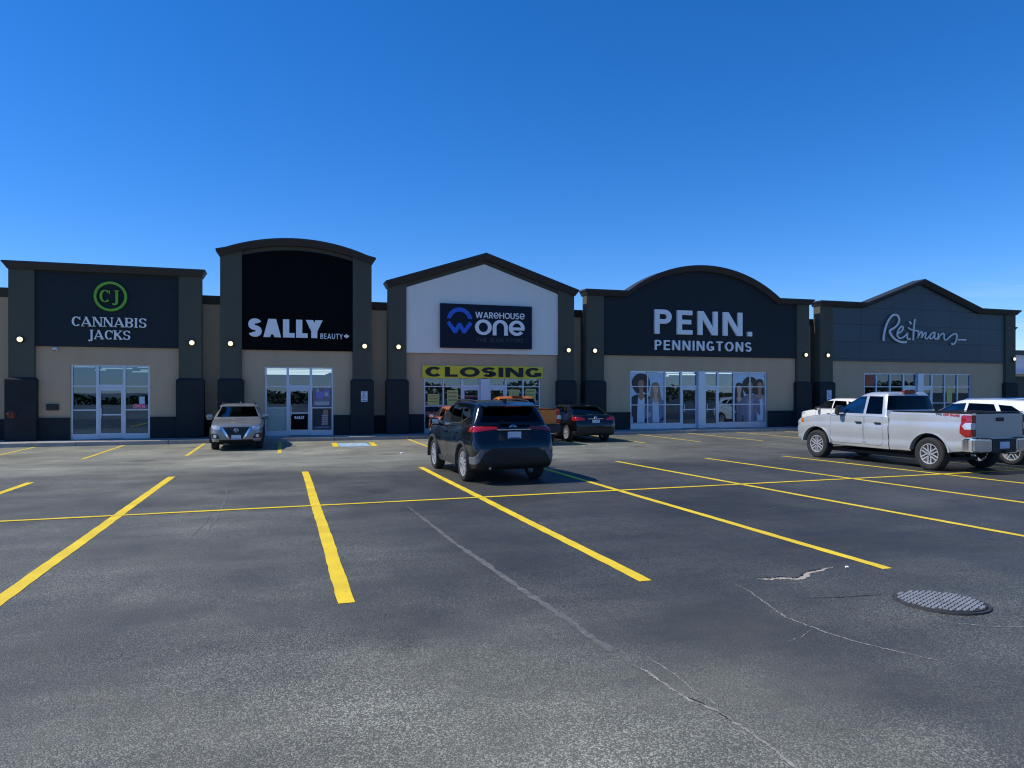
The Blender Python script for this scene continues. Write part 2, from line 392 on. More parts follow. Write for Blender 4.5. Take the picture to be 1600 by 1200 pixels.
M_YELW = line_mat('worn_yellow_paint', (.80, .58, .06), .10)
M_BLUE = line_mat('blue_marking_paint', (.34, .54, .66), .09)
M_WHT = line_mat('white_marking_paint', (.75, .75, .72), .07)
def stripe(p, q, w, z, m, name='parking_line'):
    p, q = Vector(p), Vector(q); d = (q-p); l = d.length; d /= l; nx = Vector((-d.y, d.x)); n = max(6, int(l/.18)); vs = []; rnd = random.Random(int(p.x*91+p.y*13))
    for i in range(n+1):
        c = p+d*(l*i/n); e1, e2 = rnd.uniform(-.006, .006), rnd.uniform(-.006, .006); wob = .004*sin(i*.21+p.x)
        vs += [(*(c+nx*(w/2+e1+wob)), z), (*(c-nx*(w/2+e2-wob)), z)]
    mb = MB().add(vs, [(2*i, 2*i+1, 2*i+3, 2*i+2) for i in range(n)])
    return setp(mb.build(name, m), kind='structure')
near = [(-8.05, 8.2, -7.95, 17.5, .15), (-5.25, 8.2, -5.13, 17.55, .15), (-2.53, 5.2, -2.40, 17.75, .15), (.57, 6.64, .54, 17.88, .155), (3.56, 6.46, 3.40, 18.01, .145), (6.34, 6.08, 6.30, 17.9, .13),
        (9.55, 6.3, 8.89, 17.8, .125), (12.5, 7.5, 11.79, 17.84, .125), (15.25, 8.0, 14.4, 17.7, .12), (18.1, 8.0, 17.3, 17.7, .12), (21, 8, 20.2, 17.7, .12), (23.9, 8, 23.1, 17.7, .12)]
for (a, b_, c, d, w_) in near: stripe((a, b_), (c, d), w_, .004, M_YEL)
stripe((-14, 12.3), (26, 12.95) if False else (24, 12.75), .105, .008, M_YEL)
for (x_, y0, y1, m_) in [(-10.9, 23.2, 28.7, M_YELW), (-8.25, 23.3, 28.75, M_YELW), (-5.46, 23.1, 28.7, M_YELW), (-2.76, 23.3, 28.7, M_YELW), (-.07, 23.5, 28.7, M_YELW), (4.92, 23.4, 28.75, M_YELW), (7.7, 23.4, 28.7, M_YELW),
                     (10.4, 23.4, 28.7, M_YELW), (13.1, 23.8, 28.7, M_YELW), (15.45, 23.7, 28.7, M_YELW), (18.1, 23.4, 28.8, M_YELW), (20.8, 23.6, 28.8, M_YELW), (23.5, 23.4, 28.7, M_YELW), (26.2, 23.4, 28.7, M_YELW)]:
    stripe((x_, y0), (x_, y1), .115, .004, m_)
# accessible bay: blue square between two yellow bars, white wheelchair symbol
setp(MB().box(1.98, 3.04, 25.55, 27.25, .003, .0045).build('accessible_bay_marking', M_BLUE), kind='structure')
stripe((1.83, 25.55), (1.88, 27.5), .2, .0075, M_YEL); stripe((3.16, 25.45), (3.24, 27.3), .2, .0075, M_YEL)
def isa_symbol(mb, cx, cz, s, y, dep, axis='y'):
    P = lambda pts: [(cx+a*s, cz+b*s) for a, b in pts]
    mb.prism(P(ellipse(-.06, .80, .11, .11, 14)), y, y+dep, axis)
    for i, (p, q, k) in enumerate([((-.07, .66), (-.05, .16), .12), ((-.05, .42), (.22, .42), .09), ((-.05, .2), (.24, .2), .11), ((.22, .22), (.36, -.22), .11), ((.34, -.2), (.48, -.16), .09)]):
        d = Vector((q[0]-p[0], q[1]-p[1])); l = d.length; d /= l
        mb.prism(P([(p[0]-d.y*k/2, p[1]+d.x*k/2), (p[0]+d.y*k/2, p[1]-d.x*k/2), (q[0]+d.y*k/2, q[1]-d.x*k/2), (q[0]-d.y*k/2, q[1]+d.x*k/2)]), y+(i+1)*.0003*(1 if dep < 0 else 1), y+dep, axis)
    o_, i_ = arc(-.02, -.02, .36, .36, 130, 340, 16), arc(-.02, -.02, .26, .26, 130, 340, 16)
    for i in range(16): mb.prism(P([o_[i], i_[i], i_[i+1], o_[i+1]]), y, y+dep, axis)
sy = MB(); isa_symbol(sy, 2.5, 26.3, .75, .0062, .0022, 'z'); setp(sy.build('accessible_bay_symbol', M_WHT), kind='structure')

# cracks and sealed seams worn into the surface (flat, their own sandy colour)
M_CRACK = mat('crack_filler', (.27, .262, .23), .95, var=.5, vscale=14)
M_SEAM = mat('worn_seam', (.125, .125, .115), .9, var=.4, vscale=9)
M_SAND = mat('pothole_sand', (.40, .34, .27), .95, var=.4, vscale=18, bump=.5)
M_CDARK = mat('crack_dark', (.012, .012, .013), .95)
def crack(pts, w, z, m, jag, name, seed=1, dens=14):
    rnd = random.Random(seed); P = catmull(pts, dens); n = len(P); vs = []; off = 0
    for i, p in enumerate(P):
        a, b_ = P[max(i-1, 0)], P[min(i+1, n-1)]; d = Vector((b_[0]-a[0], b_[1]-a[1])).normalized(); off = off*.8+rnd.uniform(-jag, jag)
        ww = (w*(.35+rnd.random()*1.1))*(.15+.85*min(1, 6*i/n, 6*(n-1-i)/n))
        vs += [(p[0]-d.y*(off+ww/2), p[1]+d.x*(off+ww/2), z), (p[0]-d.y*(off-ww/2), p[1]+d.x*(off-ww/2), z)]
    MBo = MB().add(vs, [(2*i, 2*i+1, 2*i+3, 2*i+2) for i in range(n-1)])
    return setp(MBo.build(name, m), kind='structure')
crack([(2.03,12.0),(2.11,9.21),(2.2,7.4),(2.28,6.03),(2.34,5.05),(2.41,4.36)], .075, .003, M_SEAM, .007, 'pavement_seam', 1)
crack([(2.40,4.45),(2.41,4.36),(2.43,3.98),(2.52,3.7),(2.55,3.36),(2.545,3.04),(2.58,2.6),(2.55,2.2)], .022, .0034, M_CRACK, .006, 'pavement_crack', 2, 22)
crack([(2.53,4.60),(2.54,4.54),(2.57,4.22),(2.55,3.99),(2.57,3.83),(2.535,3.66)], .010, .0036, M_CRACK, .006, 'pavement_crack', 3, 22)
crack([(2.45,3.95),(2.50,3.80),(2.53,3.62),(2.56,3.45)], .008, .0032, M_CDARK, .005, 'pavement_crack', 13, 22)
crack([(4.38,6.15),(4.31,5.73),(4.23,5.39),(4.15,5.04),(4.15,4.81),(4.21,4.52),(4.31,4.26),(4.38,4.13),(4.59,3.77)], .016, .003, M_CRACK, .008, 'pavement_crack', 4, 22)
crack([(4.70,6.16),(4.81,6.13),(5.0,6.12),(5.12,6.03),(5.32,6.15),(5.58,6.27),(5.83,6.3)], .055, .003, M_SAND, .014, 'pothole_edge', 5, 22)
crack([(4.72,6.20),(4.85,6.17),(5.0,6.17),(5.12,6.09),(5.32,6.20),(5.58,6.31),(5.86,6.33)], .022, .0034, M_CDARK, .008, 'pothole_edge', 6, 22)
crack([(4.72,5.47),(4.95,5.39),(5.21,5.35),(5.5,5.34)], .012, .003, M_CDARK, .006, 'pavement_crack', 7, 16)
crack([(-.98,10.6),(-.99,12.0),(-.97,13.0),(-1.07,15.6)], .035, .003, M_SEAM, .015, 'pavement_crack', 8)
crack([(-1.2,9.8),(-1.1,11.2),(-1.08,12.2)], .025, .003, M_SEAM, .015, 'pavement_crack', 9)
crack([(5.35,4.50),(5.6,4.32),(5.9,4.2),(6.3,4.1)], .012, .003, M_CRACK, .006, 'pavement_crack', 10, 16)
crack([(3.75,4.55),(3.95,4.62),(4.15,4.72)], .006, .003, M_CRACK, .008, 'pavement_crack', 11, 16)
crack([(6.9,9.5),(8.0,9.9),(8.9,9.8)], .012, .003, M_SEAM, .008, 'pavement_crack', 12, 16)
# manhole cover in its raised ring
t = thing('manhole_cover', 'round cast iron manhole cover with raised grid pattern, set in the asphalt', 'manhole cover', (5.80, 4.97, 0)); t.rotation_euler = (radians(-1.2), radians(1.5), radians(25))
M_IRON = mat('cast_iron', (.29, .29, .285), .5, .15, var=.25, vscale=12, bump=.2, bscale=60); M_IRON2 = mat('cast_iron_dark', (.045, .045, .045), .75, .1, var=.4, vscale=15)
MB().lathe([(-.06, .40), (.006, .40), (.008, .395), (.008, .374), (-.02, .370), (-.02, 0)], 48, 'z').build('ring', M_IRON2, t, 30)
MB().lathe([(-.018, .364), (.012, .364), (.016, .358), (.016, 0)], 48, 'z').build('lid', M_IRON2, t, 30)
kn = MB()
for i in range(-8, 9):
    for j in range(-8, 9):
        u, v = i*.042, j*.042
        if u*u+v*v < .345**2:
            a, b_ = (.017, .013) if (i+j) % 2 else (.013, .017)
            kn.box(u-a, u+a, v-b_, v+b_, .0155, .023)
kn.build('raised_pattern', M_IRON, t)
# specks of litter
M_PAPER = mat('white_litter', (.75, .75, .75), .8)
def litter(x_, y_, s, lab, sd):
    bm = bmesh.new(); bmesh.ops.create_icosphere(bm, subdivisions=2, radius=s); r = random.Random(sd)
    for v in bm.verts: v.co = Vector((v.co.x*(1+r.uniform(-.3, .3)), v.co.y*(1+r.uniform(-.3, .3)), max(0, v.co.z*.5+s*.35*r.uniform(.6, 1.2))))
    me = bpy.data.meshes.new('litter'); bm.to_mesh(me); bm.free(); o = link('litter', me, M_PAPER, loc=(x_, y_, .003)); setp(o, lab, 'litter')
litter(3.58, 22.09, .055, 'small crumpled white paper scrap on the asphalt left of the black crossover', 1)
litter(5.95, 6.26, .022, 'tiny white scrap lying by the pothole edge near the manhole', 2)

# ------------------------------------------------------------------ shop building
M_BEIGE = mat('beige_stucco', (.50, .358, .222), .9, var=.07, vscale=1.2, bump=.35, bscale=90, streak=True)
M_PIL = mat('olive_grey_stucco', (.082, .081, .058), .9, var=.10, vscale=1.0, bump=.35, bscale=90, streak=True)
M_BASE = mat('navy_masonry', (.023, .026, .028), .8, spec=.25, var=.18, vscale=1.6, bump=.35, bscale=50)
M_CORN = mat('dark_cornice_metal', (.026, .029, .032), .6, var=.12, vscale=1.0)
M_FNAVY = mat('navy_fascia', (.021, .029, .034), .8, spec=.25, var=.08, vscale=.8, bump=.2, bscale=60)
M_FBLK = mat('black_fascia', (.0022, .0022, .0026), .6, var=.06, spec=.08)
M_FWHT = mat('white_fascia', (.80, .78, .69), .8, var=.05, vscale=.8, bump=.2, bscale=60, streak=True)
M_ALU = mat('anodised_aluminium', (.56, .60, .66), .42, .55, var=.06, vscale=3)
M_ROOF = mat('roof_membrane', (.20, .20, .20), .9, var=.1)
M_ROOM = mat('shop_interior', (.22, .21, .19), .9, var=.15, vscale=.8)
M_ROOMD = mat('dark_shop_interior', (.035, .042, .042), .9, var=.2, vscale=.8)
M_TUBE = mat('lit_ceiling_tube', (.8, .8, .8), .5, emit=(.85, .95, 1), estr=1.1)
M_GLASS = glass('shop_glass', (.80, .86, .87), .07, 1.5, refl=(.52, .74, 1.0))
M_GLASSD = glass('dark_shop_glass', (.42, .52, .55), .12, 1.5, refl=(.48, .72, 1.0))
M_LED = mat('lit_lamp_globe', (1, .95, .8), .4, emit=(1, .84, .42), estr=1.45)
M_LBASE = mat('lamp_casting', (.03, .03, .032), .4, .4)
M_WLET = mat('white_sign_acrylic', (.86, .86, .84), .5)
def slate():
    m = bpy.data.materials.new('slate_panels'); m.use_nodes = True; n = m.node_tree.nodes; L = m.node_tree.links; b = n['Principled BSDF']
    tc = n.new('ShaderNodeTexCoord'); mp = n.new('ShaderNodeMapping'); mp.inputs['Rotation'].default_value = (radians(-90), 0, 0); L.new(tc.outputs['Object'], mp.inputs[0])
    br = n.new('ShaderNodeTexBrick'); br.inputs['Color1'].default_value = (.050, .072, .078, 1); br.inputs['Color2'].default_value = (.057, .081, .087, 1); br.inputs['Mortar'].default_value = (.026, .034, .046, 1)
    br.inputs['Scale'].default_value = 1; br.inputs['Mortar Size'].default_value = .018; br.inputs['Brick Width'].default_value = 2.15; br.inputs['Row Height'].default_value = .93; br.offset = 0
    L.new(mp.outputs[0], br.inputs['Vector']); L.new(br.outputs[0], b.inputs['Base Color']); b.inputs['Roughness'].default_value = .5; b.inputs['Metallic'].default_value = .2
    return m
M_SLATE = slate()
YB = 30.42            # front of the bay walls
def strip(mb, pts, zo0, zo1, yf_top, yf_bot, yb, ext_top, ext_bot):
    """band that follows a roofline: pts (x,z) left to right; offsets zo0 (top) and zo1 (bottom), sloping front"""
    n = len(pts); vs = []
    for i, (x, z) in enumerate(pts):
        et = -ext_top if i == 0 else ext_top if i == n-1 else 0; eb = -ext_bot if i == 0 else ext_bot if i == n-1 else 0
        vs += [(x+et, yf_top, z+zo0), (x+eb, yf_bot, z+zo1), (x+eb, yb, z+zo1), (x+et, yb, z+zo0)]
    fs = [(4*i+j, 4*i+(j+1) % 4, 4*i+4+(j+1) % 4, 4*i+4+j) for i in range(n-1) for j in range(4)]+[(0, 1, 2, 3), tuple(4*(n-1)+k for k in (3, 2, 1, 0))]
    mb.add(vs, fs)
def zat(pts, x):
    for (a, b) in zip(pts, pts[1:]):
        if a[0] <= x <= b[0] and b[0] > a[0]: return a[1]+(b[1]-a[1])*(x-a[0])/(b[0]-a[0])
    return pts[0][1] if x < pts[0][0] else pts[-1][1]
def under(pts, x0, x1, off):
    """the roofline between x0 and x1, lowered by off"""
    return [(x0, zat(pts, x0)-off)]+[(x, z-off) for x, z in pts if x0+1e-4 < x < x1-1e-4]+[(x1, zat(pts, x1)-off)]
def shop(name, label, roof, pil, fas, fas_top, fas_mat, win, fz=3.65, frieze=True):
    """roof: cornice roofline; pil: (l0,l1,r0,r1); fas: (x0,x1) fascia; win: storefront span"""
    t = thing(name, label, 'shop', ((pil[0]+pil[3])/2, 30.4, 0)); ox, oy = t.location.x, t.location.y
    def B(mb, nm, m, par=t, **k):
        mb.v = [(v[0]-ox, v[1]-oy, v[2]) for v in mb.v]; return mb.build(nm, m, par, **k)
    l0, l1, r0, r1 = pil; w0, w1 = win
    m = MB()
    m.box(l1-.05, w0, YB, YB+.25, .13, fz+.1).box(w1, r0+.05, YB, YB+.25, .13, fz+.1).box(w0, w1, YB, YB+.25, 2.97, fz+.1)
    B(m, 'wall', M_BEIGE)
    m = MB(); m.prism([(l0+.02, 3.4), (r1-.02, 3.4)]+under(roof, l0+.02, r1-.02, .06)[::-1], YB+.02 if False else 30.68, 30.76)
    m.box(l0+.03, l0+.33, 30.67, 31.14, .13, 5.7).box(r1-.33, r1-.03, 30.67, 31.14, .13, 5.7)
    B(m, 'parapet', M_PIL)
    for a, b in ((l0, l1), (r0, r1)):
        p = B(MB().prism([(a, .13), (b, .13)]+under(roof, a, b, .2)[::-1], 30.24, 30.66), 'pilaster', M_PIL)
        m = MB(); m.box(a-.09, b+.09, 30.15, 30.62, .13, 2.40)
        k = 30.15
        m.add([(a-.09, k, 2.40), (b+.09, k, 2.40), (b+.09, 30.6, 2.40), (a-.09, 30.6, 2.40), (a-.005, 30.235, 2.48), (b+.005, 30.235, 2.48), (b+.005, 30.6, 2.48), (a-.005, 30.6, 2.48)], [(0, 1, 5, 4), (1, 2, 6, 5), (3, 0, 4, 7), (4, 5, 6, 7)])
        B(m, 'pilaster_base', M_BASE, p)
    for a, b in ((l1+.09, w0-.01), (w1+.01, r0-.09)):
        if b-a > .1:
            m = MB(); m.box(a, b, 30.36, YB+.1, .13, .90); m.box(a, b, 30.33, YB+.1, .90, .97); B(m, 'wall_base', M_BASE)
    if frieze:
        ft = [p for p in fas_top]
        rf = under(roof, l1, r0, .2); k = len(rf)
        m = MB(); m.prism([(l1, fz), (r0, fz)]+rf[::-1], 30.37, 30.5); B(m, 'frieze', M_PIL)
    m = MB(); m.prism([(fas[0], fz), (fas[1], fz)]+list(fas_top)[::-1], 30.33, 30.45); fa = B(m, 'fascia', fas_mat)
    m = MB(); strip(m, roof, 0, -.07, 29.98, 29.98, 30.82, .15, .15); strip(m, roof, -.071, -.27, 30.0, 30.17, 30.80, .13, .02); B(m, 'cornice', M_CORN)
    return t, B
def storefront(t, B, xs, trans, doors, glassm, sill=.34, col=None, room_mat=None, rows=((.5, 1),), lights=(), zt=2.97, colz=2.968):
    """xs: mullion centres; trans: per bay list of transom heights; doors: bay indices"""
    fr = MB(); yf0, yf1 = 30.46, 30.58; hw = .032; z0 = .135
    for i, x in enumerate(xs):
        k = hw*(1.5 if any(d in doors for d in (i-1, i)) else 1)
        fr.box(x-k, x+k, yf0, yf1, z0, zt)
    panes = []
    for i, (a, b) in enumerate(zip(xs, xs[1:])):
        ka = hw*(1.5 if (i in doors or i-1 in doors) else 1); kb_ = hw*(1.5 if (i in doors or i+1 in doors) else 1)
        a2, b2 = a+ka, b-kb_
        if col and abs(a-col[0]) < .02 and abs(b-col[1]) < .02: continue
        fr.box(a2, b2, yf0+.004, yf1-.004, zt-.06, zt-.001)
        if i in doors:
            zh = trans[i][0]; fr.box(a2, b2, yf0-.01, yf1, zh-.02, zh+.10); panes.append((i, a2, b2, zh+.10, zt-.06))
        else:
            fr.box(a2, b2, yf0-.006, yf1, z0, sill); zs = [sill]+list(trans[i])+[zt-.06]
            for z in trans[i]: fr.box(a2, b2, yf0+.006, yf1-.006, z-.022, z+.022)
            for q in range(len(zs)-1): panes.append((i, a2, b2, zs[q]+(.022 if q else 0), zs[q+1]-(.022 if q < len(zs)-2 else 0)))
    f = B(fr, 'storefront_frame', M_ALU)
    for (i, a, b, c, d) in panes:
        gm = glassm[i] if isinstance(glassm, dict) and i in glassm else (glassm if not isinstance(glassm, dict) else M_GLASS)
        B(MB().box(a-.004, b+.004, 30.515, 30.523, c-.004, d+.004), 'glass_pane', gm, f)
    for i in doors:
        a, b = xs[i]+hw*1.5+.006, xs[i+1]-hw*1.5-.006; zh = trans[i][0]-.025
        m = MB(); st = .055
        m.box(a, a+st, 30.47, 30.55, .15, zh).box(b-st, b, 30.47, 30.55, .15, zh).box(a+st, b-st, 30.472, 30.548, zh-.10, zh-.001).box(a+st, b-st, 30.472, 30.548, .151, .36).box(a+st, b-st, 30.474, 30.546, 1.04, 1.09)
        d_ = B(m, 'door', M_ALU)
        B(MB().box(a+st-.004, b-st+.004, 30.51, 30.518, .356, zh-.096), 'door_glass', glassm.get(i, M_GLASS) if isinstance(glassm, dict) else glassm, d_)
        hx = a+st+.03 if i % 2 else b-st-.03
        B(MB().tube([(hx, 30.47, .95), (hx, 30.40, .97), (hx, 30.40, 1.33), (hx, 30.47, 1.35)], .014, 8), 'door_handle', M_ALU, d_)
    if col:
        B(MB().box(col[0]-.01, col[1]+.01, 30.36, 30.62, z0, colz), 'entrance_column', M_ALU)
    # room behind the glass, open to the front
    x0, x1 = xs[0]-.9, xs[-1]+.9; y0, y1 = 30.675, 47.0; zc = 3.03
    m = MB(); V_ = [(x0, y0, .137), (x1, y0, .137), (x1, y1, .137), (x0, y1, .137), (x0, y0, zc), (x1, y0, zc), (x1, y1, zc), (x0, y1, zc)]
    m.add(V_, [(0, 1, 2, 3), (7, 6, 5, 4), (3, 2, 6, 7), (0, 3, 7, 4), (1, 5, 6, 2)])
    B(m, 'interior', room_mat or M_ROOM)
    for (cx, cy, ln) in lights:
        B(MB().box(cx-ln/2, cx+ln/2, cy-.04, cy+.04, zc-.07, zc-.01), 'ceiling_tube', M_TUBE)
    return f
# rooflines
def arch(x0, x1, z0, rise, n=26, z1=None):
    z1 = z0 if z1 is None else z1; w = (x1-x0)/2; R = (w*w+rise*rise)/(2*rise); a = math.asin(w/R); o = []
    for i in range(n+1):
        th = -a+2*a*i/n; o.append((x0+w+R*sin(th), z0+(z1-z0)*i/n+R*cos(th)-(R-rise)))
    return o
R_CJ = [(-9.53, 6.73), (-3.02, 6.74)]
R_SA = arch(-2.34, 3.62, 7.60, .60)
R_WO = [(4.33, 6.66), (8.61, 8.11), (12.93, 6.66)]
R_PE = [(13.56, 6.74), (15.62, 6.75)]+arch(15.62, 24.25, 6.75, 1.43)[1:]+[(26.28, 6.76)]
R_RE = [(26.98, 6.74), (29.9, 6.75), (33.91, 8.21), (38.2, 6.74), (41.14, 6.73)]
tC, BC = shop('shop_unit', 'leftmost shop, flat topped navy front with a ringed green monogram above a single glass door', R_CJ, (-9.53, -8.71, -3.84, -3.02), (-8.71, -3.84), [(-8.71, 6.42), (-3.84, 6.42)], M_FNAVY, (-7.58, -4.88))
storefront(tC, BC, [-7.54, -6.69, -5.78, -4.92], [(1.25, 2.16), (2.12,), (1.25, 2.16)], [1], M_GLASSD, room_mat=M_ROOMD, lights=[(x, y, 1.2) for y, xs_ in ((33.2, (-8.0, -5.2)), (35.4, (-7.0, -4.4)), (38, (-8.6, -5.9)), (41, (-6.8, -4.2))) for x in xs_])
tS, BS = shop('shop_unit', 'tall shop with shallow arched top and big black fascia behind the pale grey crossover', R_SA, (-2.34, -1.53, 2.84, 3.62), (-1.53, 2.84), under(R_SA, -1.53, 2.84, .44), M_FBLK, (-.66, 2.05))
storefront(tS, BS, [-.62, .23, 1.15, 2.02], [(1.28, 2.16), (2.12,), (1.28, 2.16)], [1], M_GLASS, lights=[(.7, 33+i*2.7, 3.6) for i in range(5)])
tW, BW = shop('shop_unit', 'gabled shop with white upper wall and yellow closing banner over its windows', R_WO, (4.33, 5.10, 12.15, 12.93), (5.10, 12.15), under(R_WO, 5.10, 12.15, .46), M_FWHT, (5.90, 11.33), fz=3.64)
storefront(tW, BW, [5.93, 6.77, 7.62, 8.46, 8.84, 9.66, 10.49, 11.30], [(1.32, 2.18), (1.32, 2.18), (2.14,), (), (2.14,), (1.32, 2.18), (1.32, 2.18)], [2, 4], M_GLASS, col=(8.46, 8.84), colz=2.52, lights=[(x, y, 2.4) for x in (6.8, 10.2) for y in (34, 38, 42)])
tP, BP = shop('shop_unit', 'wide shop with tall round arched navy front and posters of women in its windows', R_PE, (13.56, 14.45, 25.52, 26.28), (14.45, 25.52), under(R_PE, 14.45, 25.52, .25), M_FNAVY, (15.92, 23.79), fz=3.69, frieze=False)
storefront(tP, BP, [15.96, 16.89, 17.85, 18.75, 19.68, 20.06, 20.86, 21.80, 22.77, 23.74], [(1.31, 2.2), (1.31, 2.2), (1.31, 2.2), (2.16,), (), (2.16,), (1.31, 2.2), (1.31, 2.2), (1.31, 2.2)], [3, 5], M_GLASS, sill=.42, col=(19.68, 20.06), lights=[(x, y, 2.2) for x in (17.6, 20.6, 23.2) for y in (34, 37.5, 41)])
tR, BR = shop('shop_unit', 'rightmost shop, slate blue panelled front with pointed gable behind the silver pickup', R_RE, (26.98, 27.81, 40.36, 41.14), (27.81, 40.36), under(R_RE, 27.81, 40.36, .28), M_SLATE, (30.08, 37.87), fz=3.60, frieze=False)
storefront(tR, BR, [30.12, 30.96, 31.92, 32.88, 33.82, 34.20, 34.93, 35.89, 36.85, 37.83], [(1.31, 2.22), (1.31, 2.22), (1.31, 2.22), (2.18,), (), (2.18,), (1.31, 2.22), (1.31, 2.22), (1.31, 2.22)], [3, 5], M_GLASS, col=(33.82, 34.20), lights=[(x, y, 2.2) for x in (31.6, 34.6, 37) for y in (34, 37.5, 41)])
# the long body behind, seen in the narrow recessed strips between the fronts
t = thing('retail_building', 'long flat roofed beige building body showing as narrow recessed strips between the shopfronts', 'building', (15, 31, 0))
def B0(mb, nm, m, **k):
    mb.v = [(v[0]-15, v[1]-31, v[2]) for v in mb.v]; return mb.build(nm, m, t, **k)
for (a, b) in [(-16, -9.45), (-3.1, -2.26), (3.54, 4.4), (12.85, 13.64), (26.2, 27.06), (41.06, 41.9)]:
    B0(MB().box(a, b, 31.0, 31.25, .13, 5.6), 'wall', M_BEIGE)
    m = MB(); m.box(a, b, 30.94, 31.1, .13, .92); B0(m, 'wall_base', M_BASE)
    m = MB(); strip(m, [(a, 5.83), (b, 5.83)], 0, -.06, 30.76, 30.76, 31.5, .12 if b > 41 else 0, .12 if b > 41 else 0); strip(m, [(a, 5.83), (b, 5.83)], -.061, -.33, 30.78, 30.95, 31.48, .10 if b > 41 else 0, .02 if b > 41 else 0); B0(m, 'cornice', M_CORN)
B0(MB().box(41.62, 41.85, 31.3, 52, .0, 5.7), 'side_wall', M_BEIGE)
B0(MB().box(-16, 41.6, 51.7, 52, .0, 5.7), 'rear_wall', M_BEIGE)
B0(MB().box(-16, 41.6, 31.27, 51.69, 5.2, 5.4), 'roof', M_ROOF)

# ------------------------------------------------------------------ wall lamps
lamp_names = ['left pilaster of the leftmost navy shop', 'right pilaster of the leftmost navy shop', 'left pilaster of the tall black fronted shop', 'right pilaster of the tall black fronted shop', 'left pilaster of the white gabled shop', 'right pilaster of the white gabled shop',
              'left pilaster of the round arched navy shop', 'right pilaster of the round arched navy shop', 'left pilaster of the slate gabled shop', 'right pilaster of the slate gabled shop']
lamp0 = None
for nm, x in zip(lamp_names, [-9.14, -3.36, -1.95, 3.32, 4.75, 12.62, 13.95, 26.0, 27.42, 40.92]):
    if lamp0 is None:
        t = thing('wall_lamp', '', 'wall lamp'); lamp0 = t
        MB().lathe([(0, .13), (-.05, .13), (-.07, .115)], 20, 'y').build('backplate', M_LBASE, t, 30)
        MB().lathe([(-.07, .092), (-.10, .09), (-.135, .072), (-.155, .04), (-.16, 0)], 20, 'y').build('globe', M_LED, t, 50)
        MB().lathe([(-.06, .125), (-.10, .12), (-.10, .100), (-.06, .100)], 20, 'y', closed=True).build('guard_ring', M_LBASE, t, 30)
    else: t = copy_tree(lamp0)
    t.location = (x, 30.238, 3.87); setp(t, 'lit round wall lamp on the '+nm, 'wall lamp', 'round lit lamps on the shopfront pilasters')

# ------------------------------------------------------------------ signs
YS = 30.33
def sign(name, label, x, z, cat='sign', y=YS):
    return thing(name, label, cat, (x, y, z))
def SB(t, mb, nm, m, par=None, **k):
    o = t.location; mb.v = [(v[0]-o.x, v[1]-o.y, v[2]-o.z) for v in mb.v]; return mb.build(nm, m, par or t, **k)
M_GREEN = mat('green_sign_face', (.16, .44, .03), .5)
M_SHAD = mat('sign_return', (.05, .055, .06), .6)
t = sign('shop_sign', 'ringed green monogram over two lines of white serif letters on navy fascia', -6.25, 4.9)
m = MB(); o_, i_ = ellipse(-6.21, 5.58, .565, .565, 48), ellipse(-6.21, 5.58, .475, .475, 48)
for i in range(48): m.prism([o_[i], o_[(i+1) % 48], i_[(i+1) % 48], i_[i]], YS-.09, YS-.002)
SB(t, m, 'ring', M_GREEN)
SB(t, lettering(MB(), 'CJ', -6.58, -5.93, 5.36, 5.82, YS-.09, .088, .17, .07, .95, True, .06), 'monogram', M_GREEN)
SB(t, lettering(MB(), 'CANNABIS', -7.50, -4.98, 4.42, 4.78, YS-.08, .078, .17, .075, 1.0, True, .12), 'lettering', M_WLET)
SB(t, lettering(MB(), 'JACKS', -6.98, -5.54, 3.94, 4.29, YS-.08, .078, .17, .075, 1.0, True, .12), 'lettering', M_WLET)
t = sign('shop_sign', 'heavy white capital letters with a small word and leaf, low on black fascia', .6, 4.5)
SB(t, lettering(MB(), 'SALLY', -1.29, 1.61, 4.17, 4.91, YS-.10, .098, .30, .25, .86, False, .07), 'lettering', M_WLET)
SB(t, lettering(MB(), 'BEAUTY', 1.52, 2.43, 4.15, 4.37, YS-.06, .058, .15, .13, 1.0, False, .2), 'small_lettering', M_WLET)
leaf = [(0, 1), (.14, .72), (.30, .80), (.24, .45), (.50, .62), (.56, .50), (.86, .52), (.76, .30), (.90, .20), (.52, -.10), (.58, -.26), (.08, -.18), (.06, -.55), (-.06, -.55), (-.08, -.18), (-.58, -.26), (-.52, -.10), (-.90, .20), (-.76, .30), (-.86, .52), (-.56, .50), (-.50, .62), (-.24, .45), (-.30, .80), (-.14, .72)]
SB(t, MB().prism([(2.58+a*.125, 4.25+b*.125) for a, b in leaf], YS-.06, YS-.002), 'leaf_emblem', M_WLET)
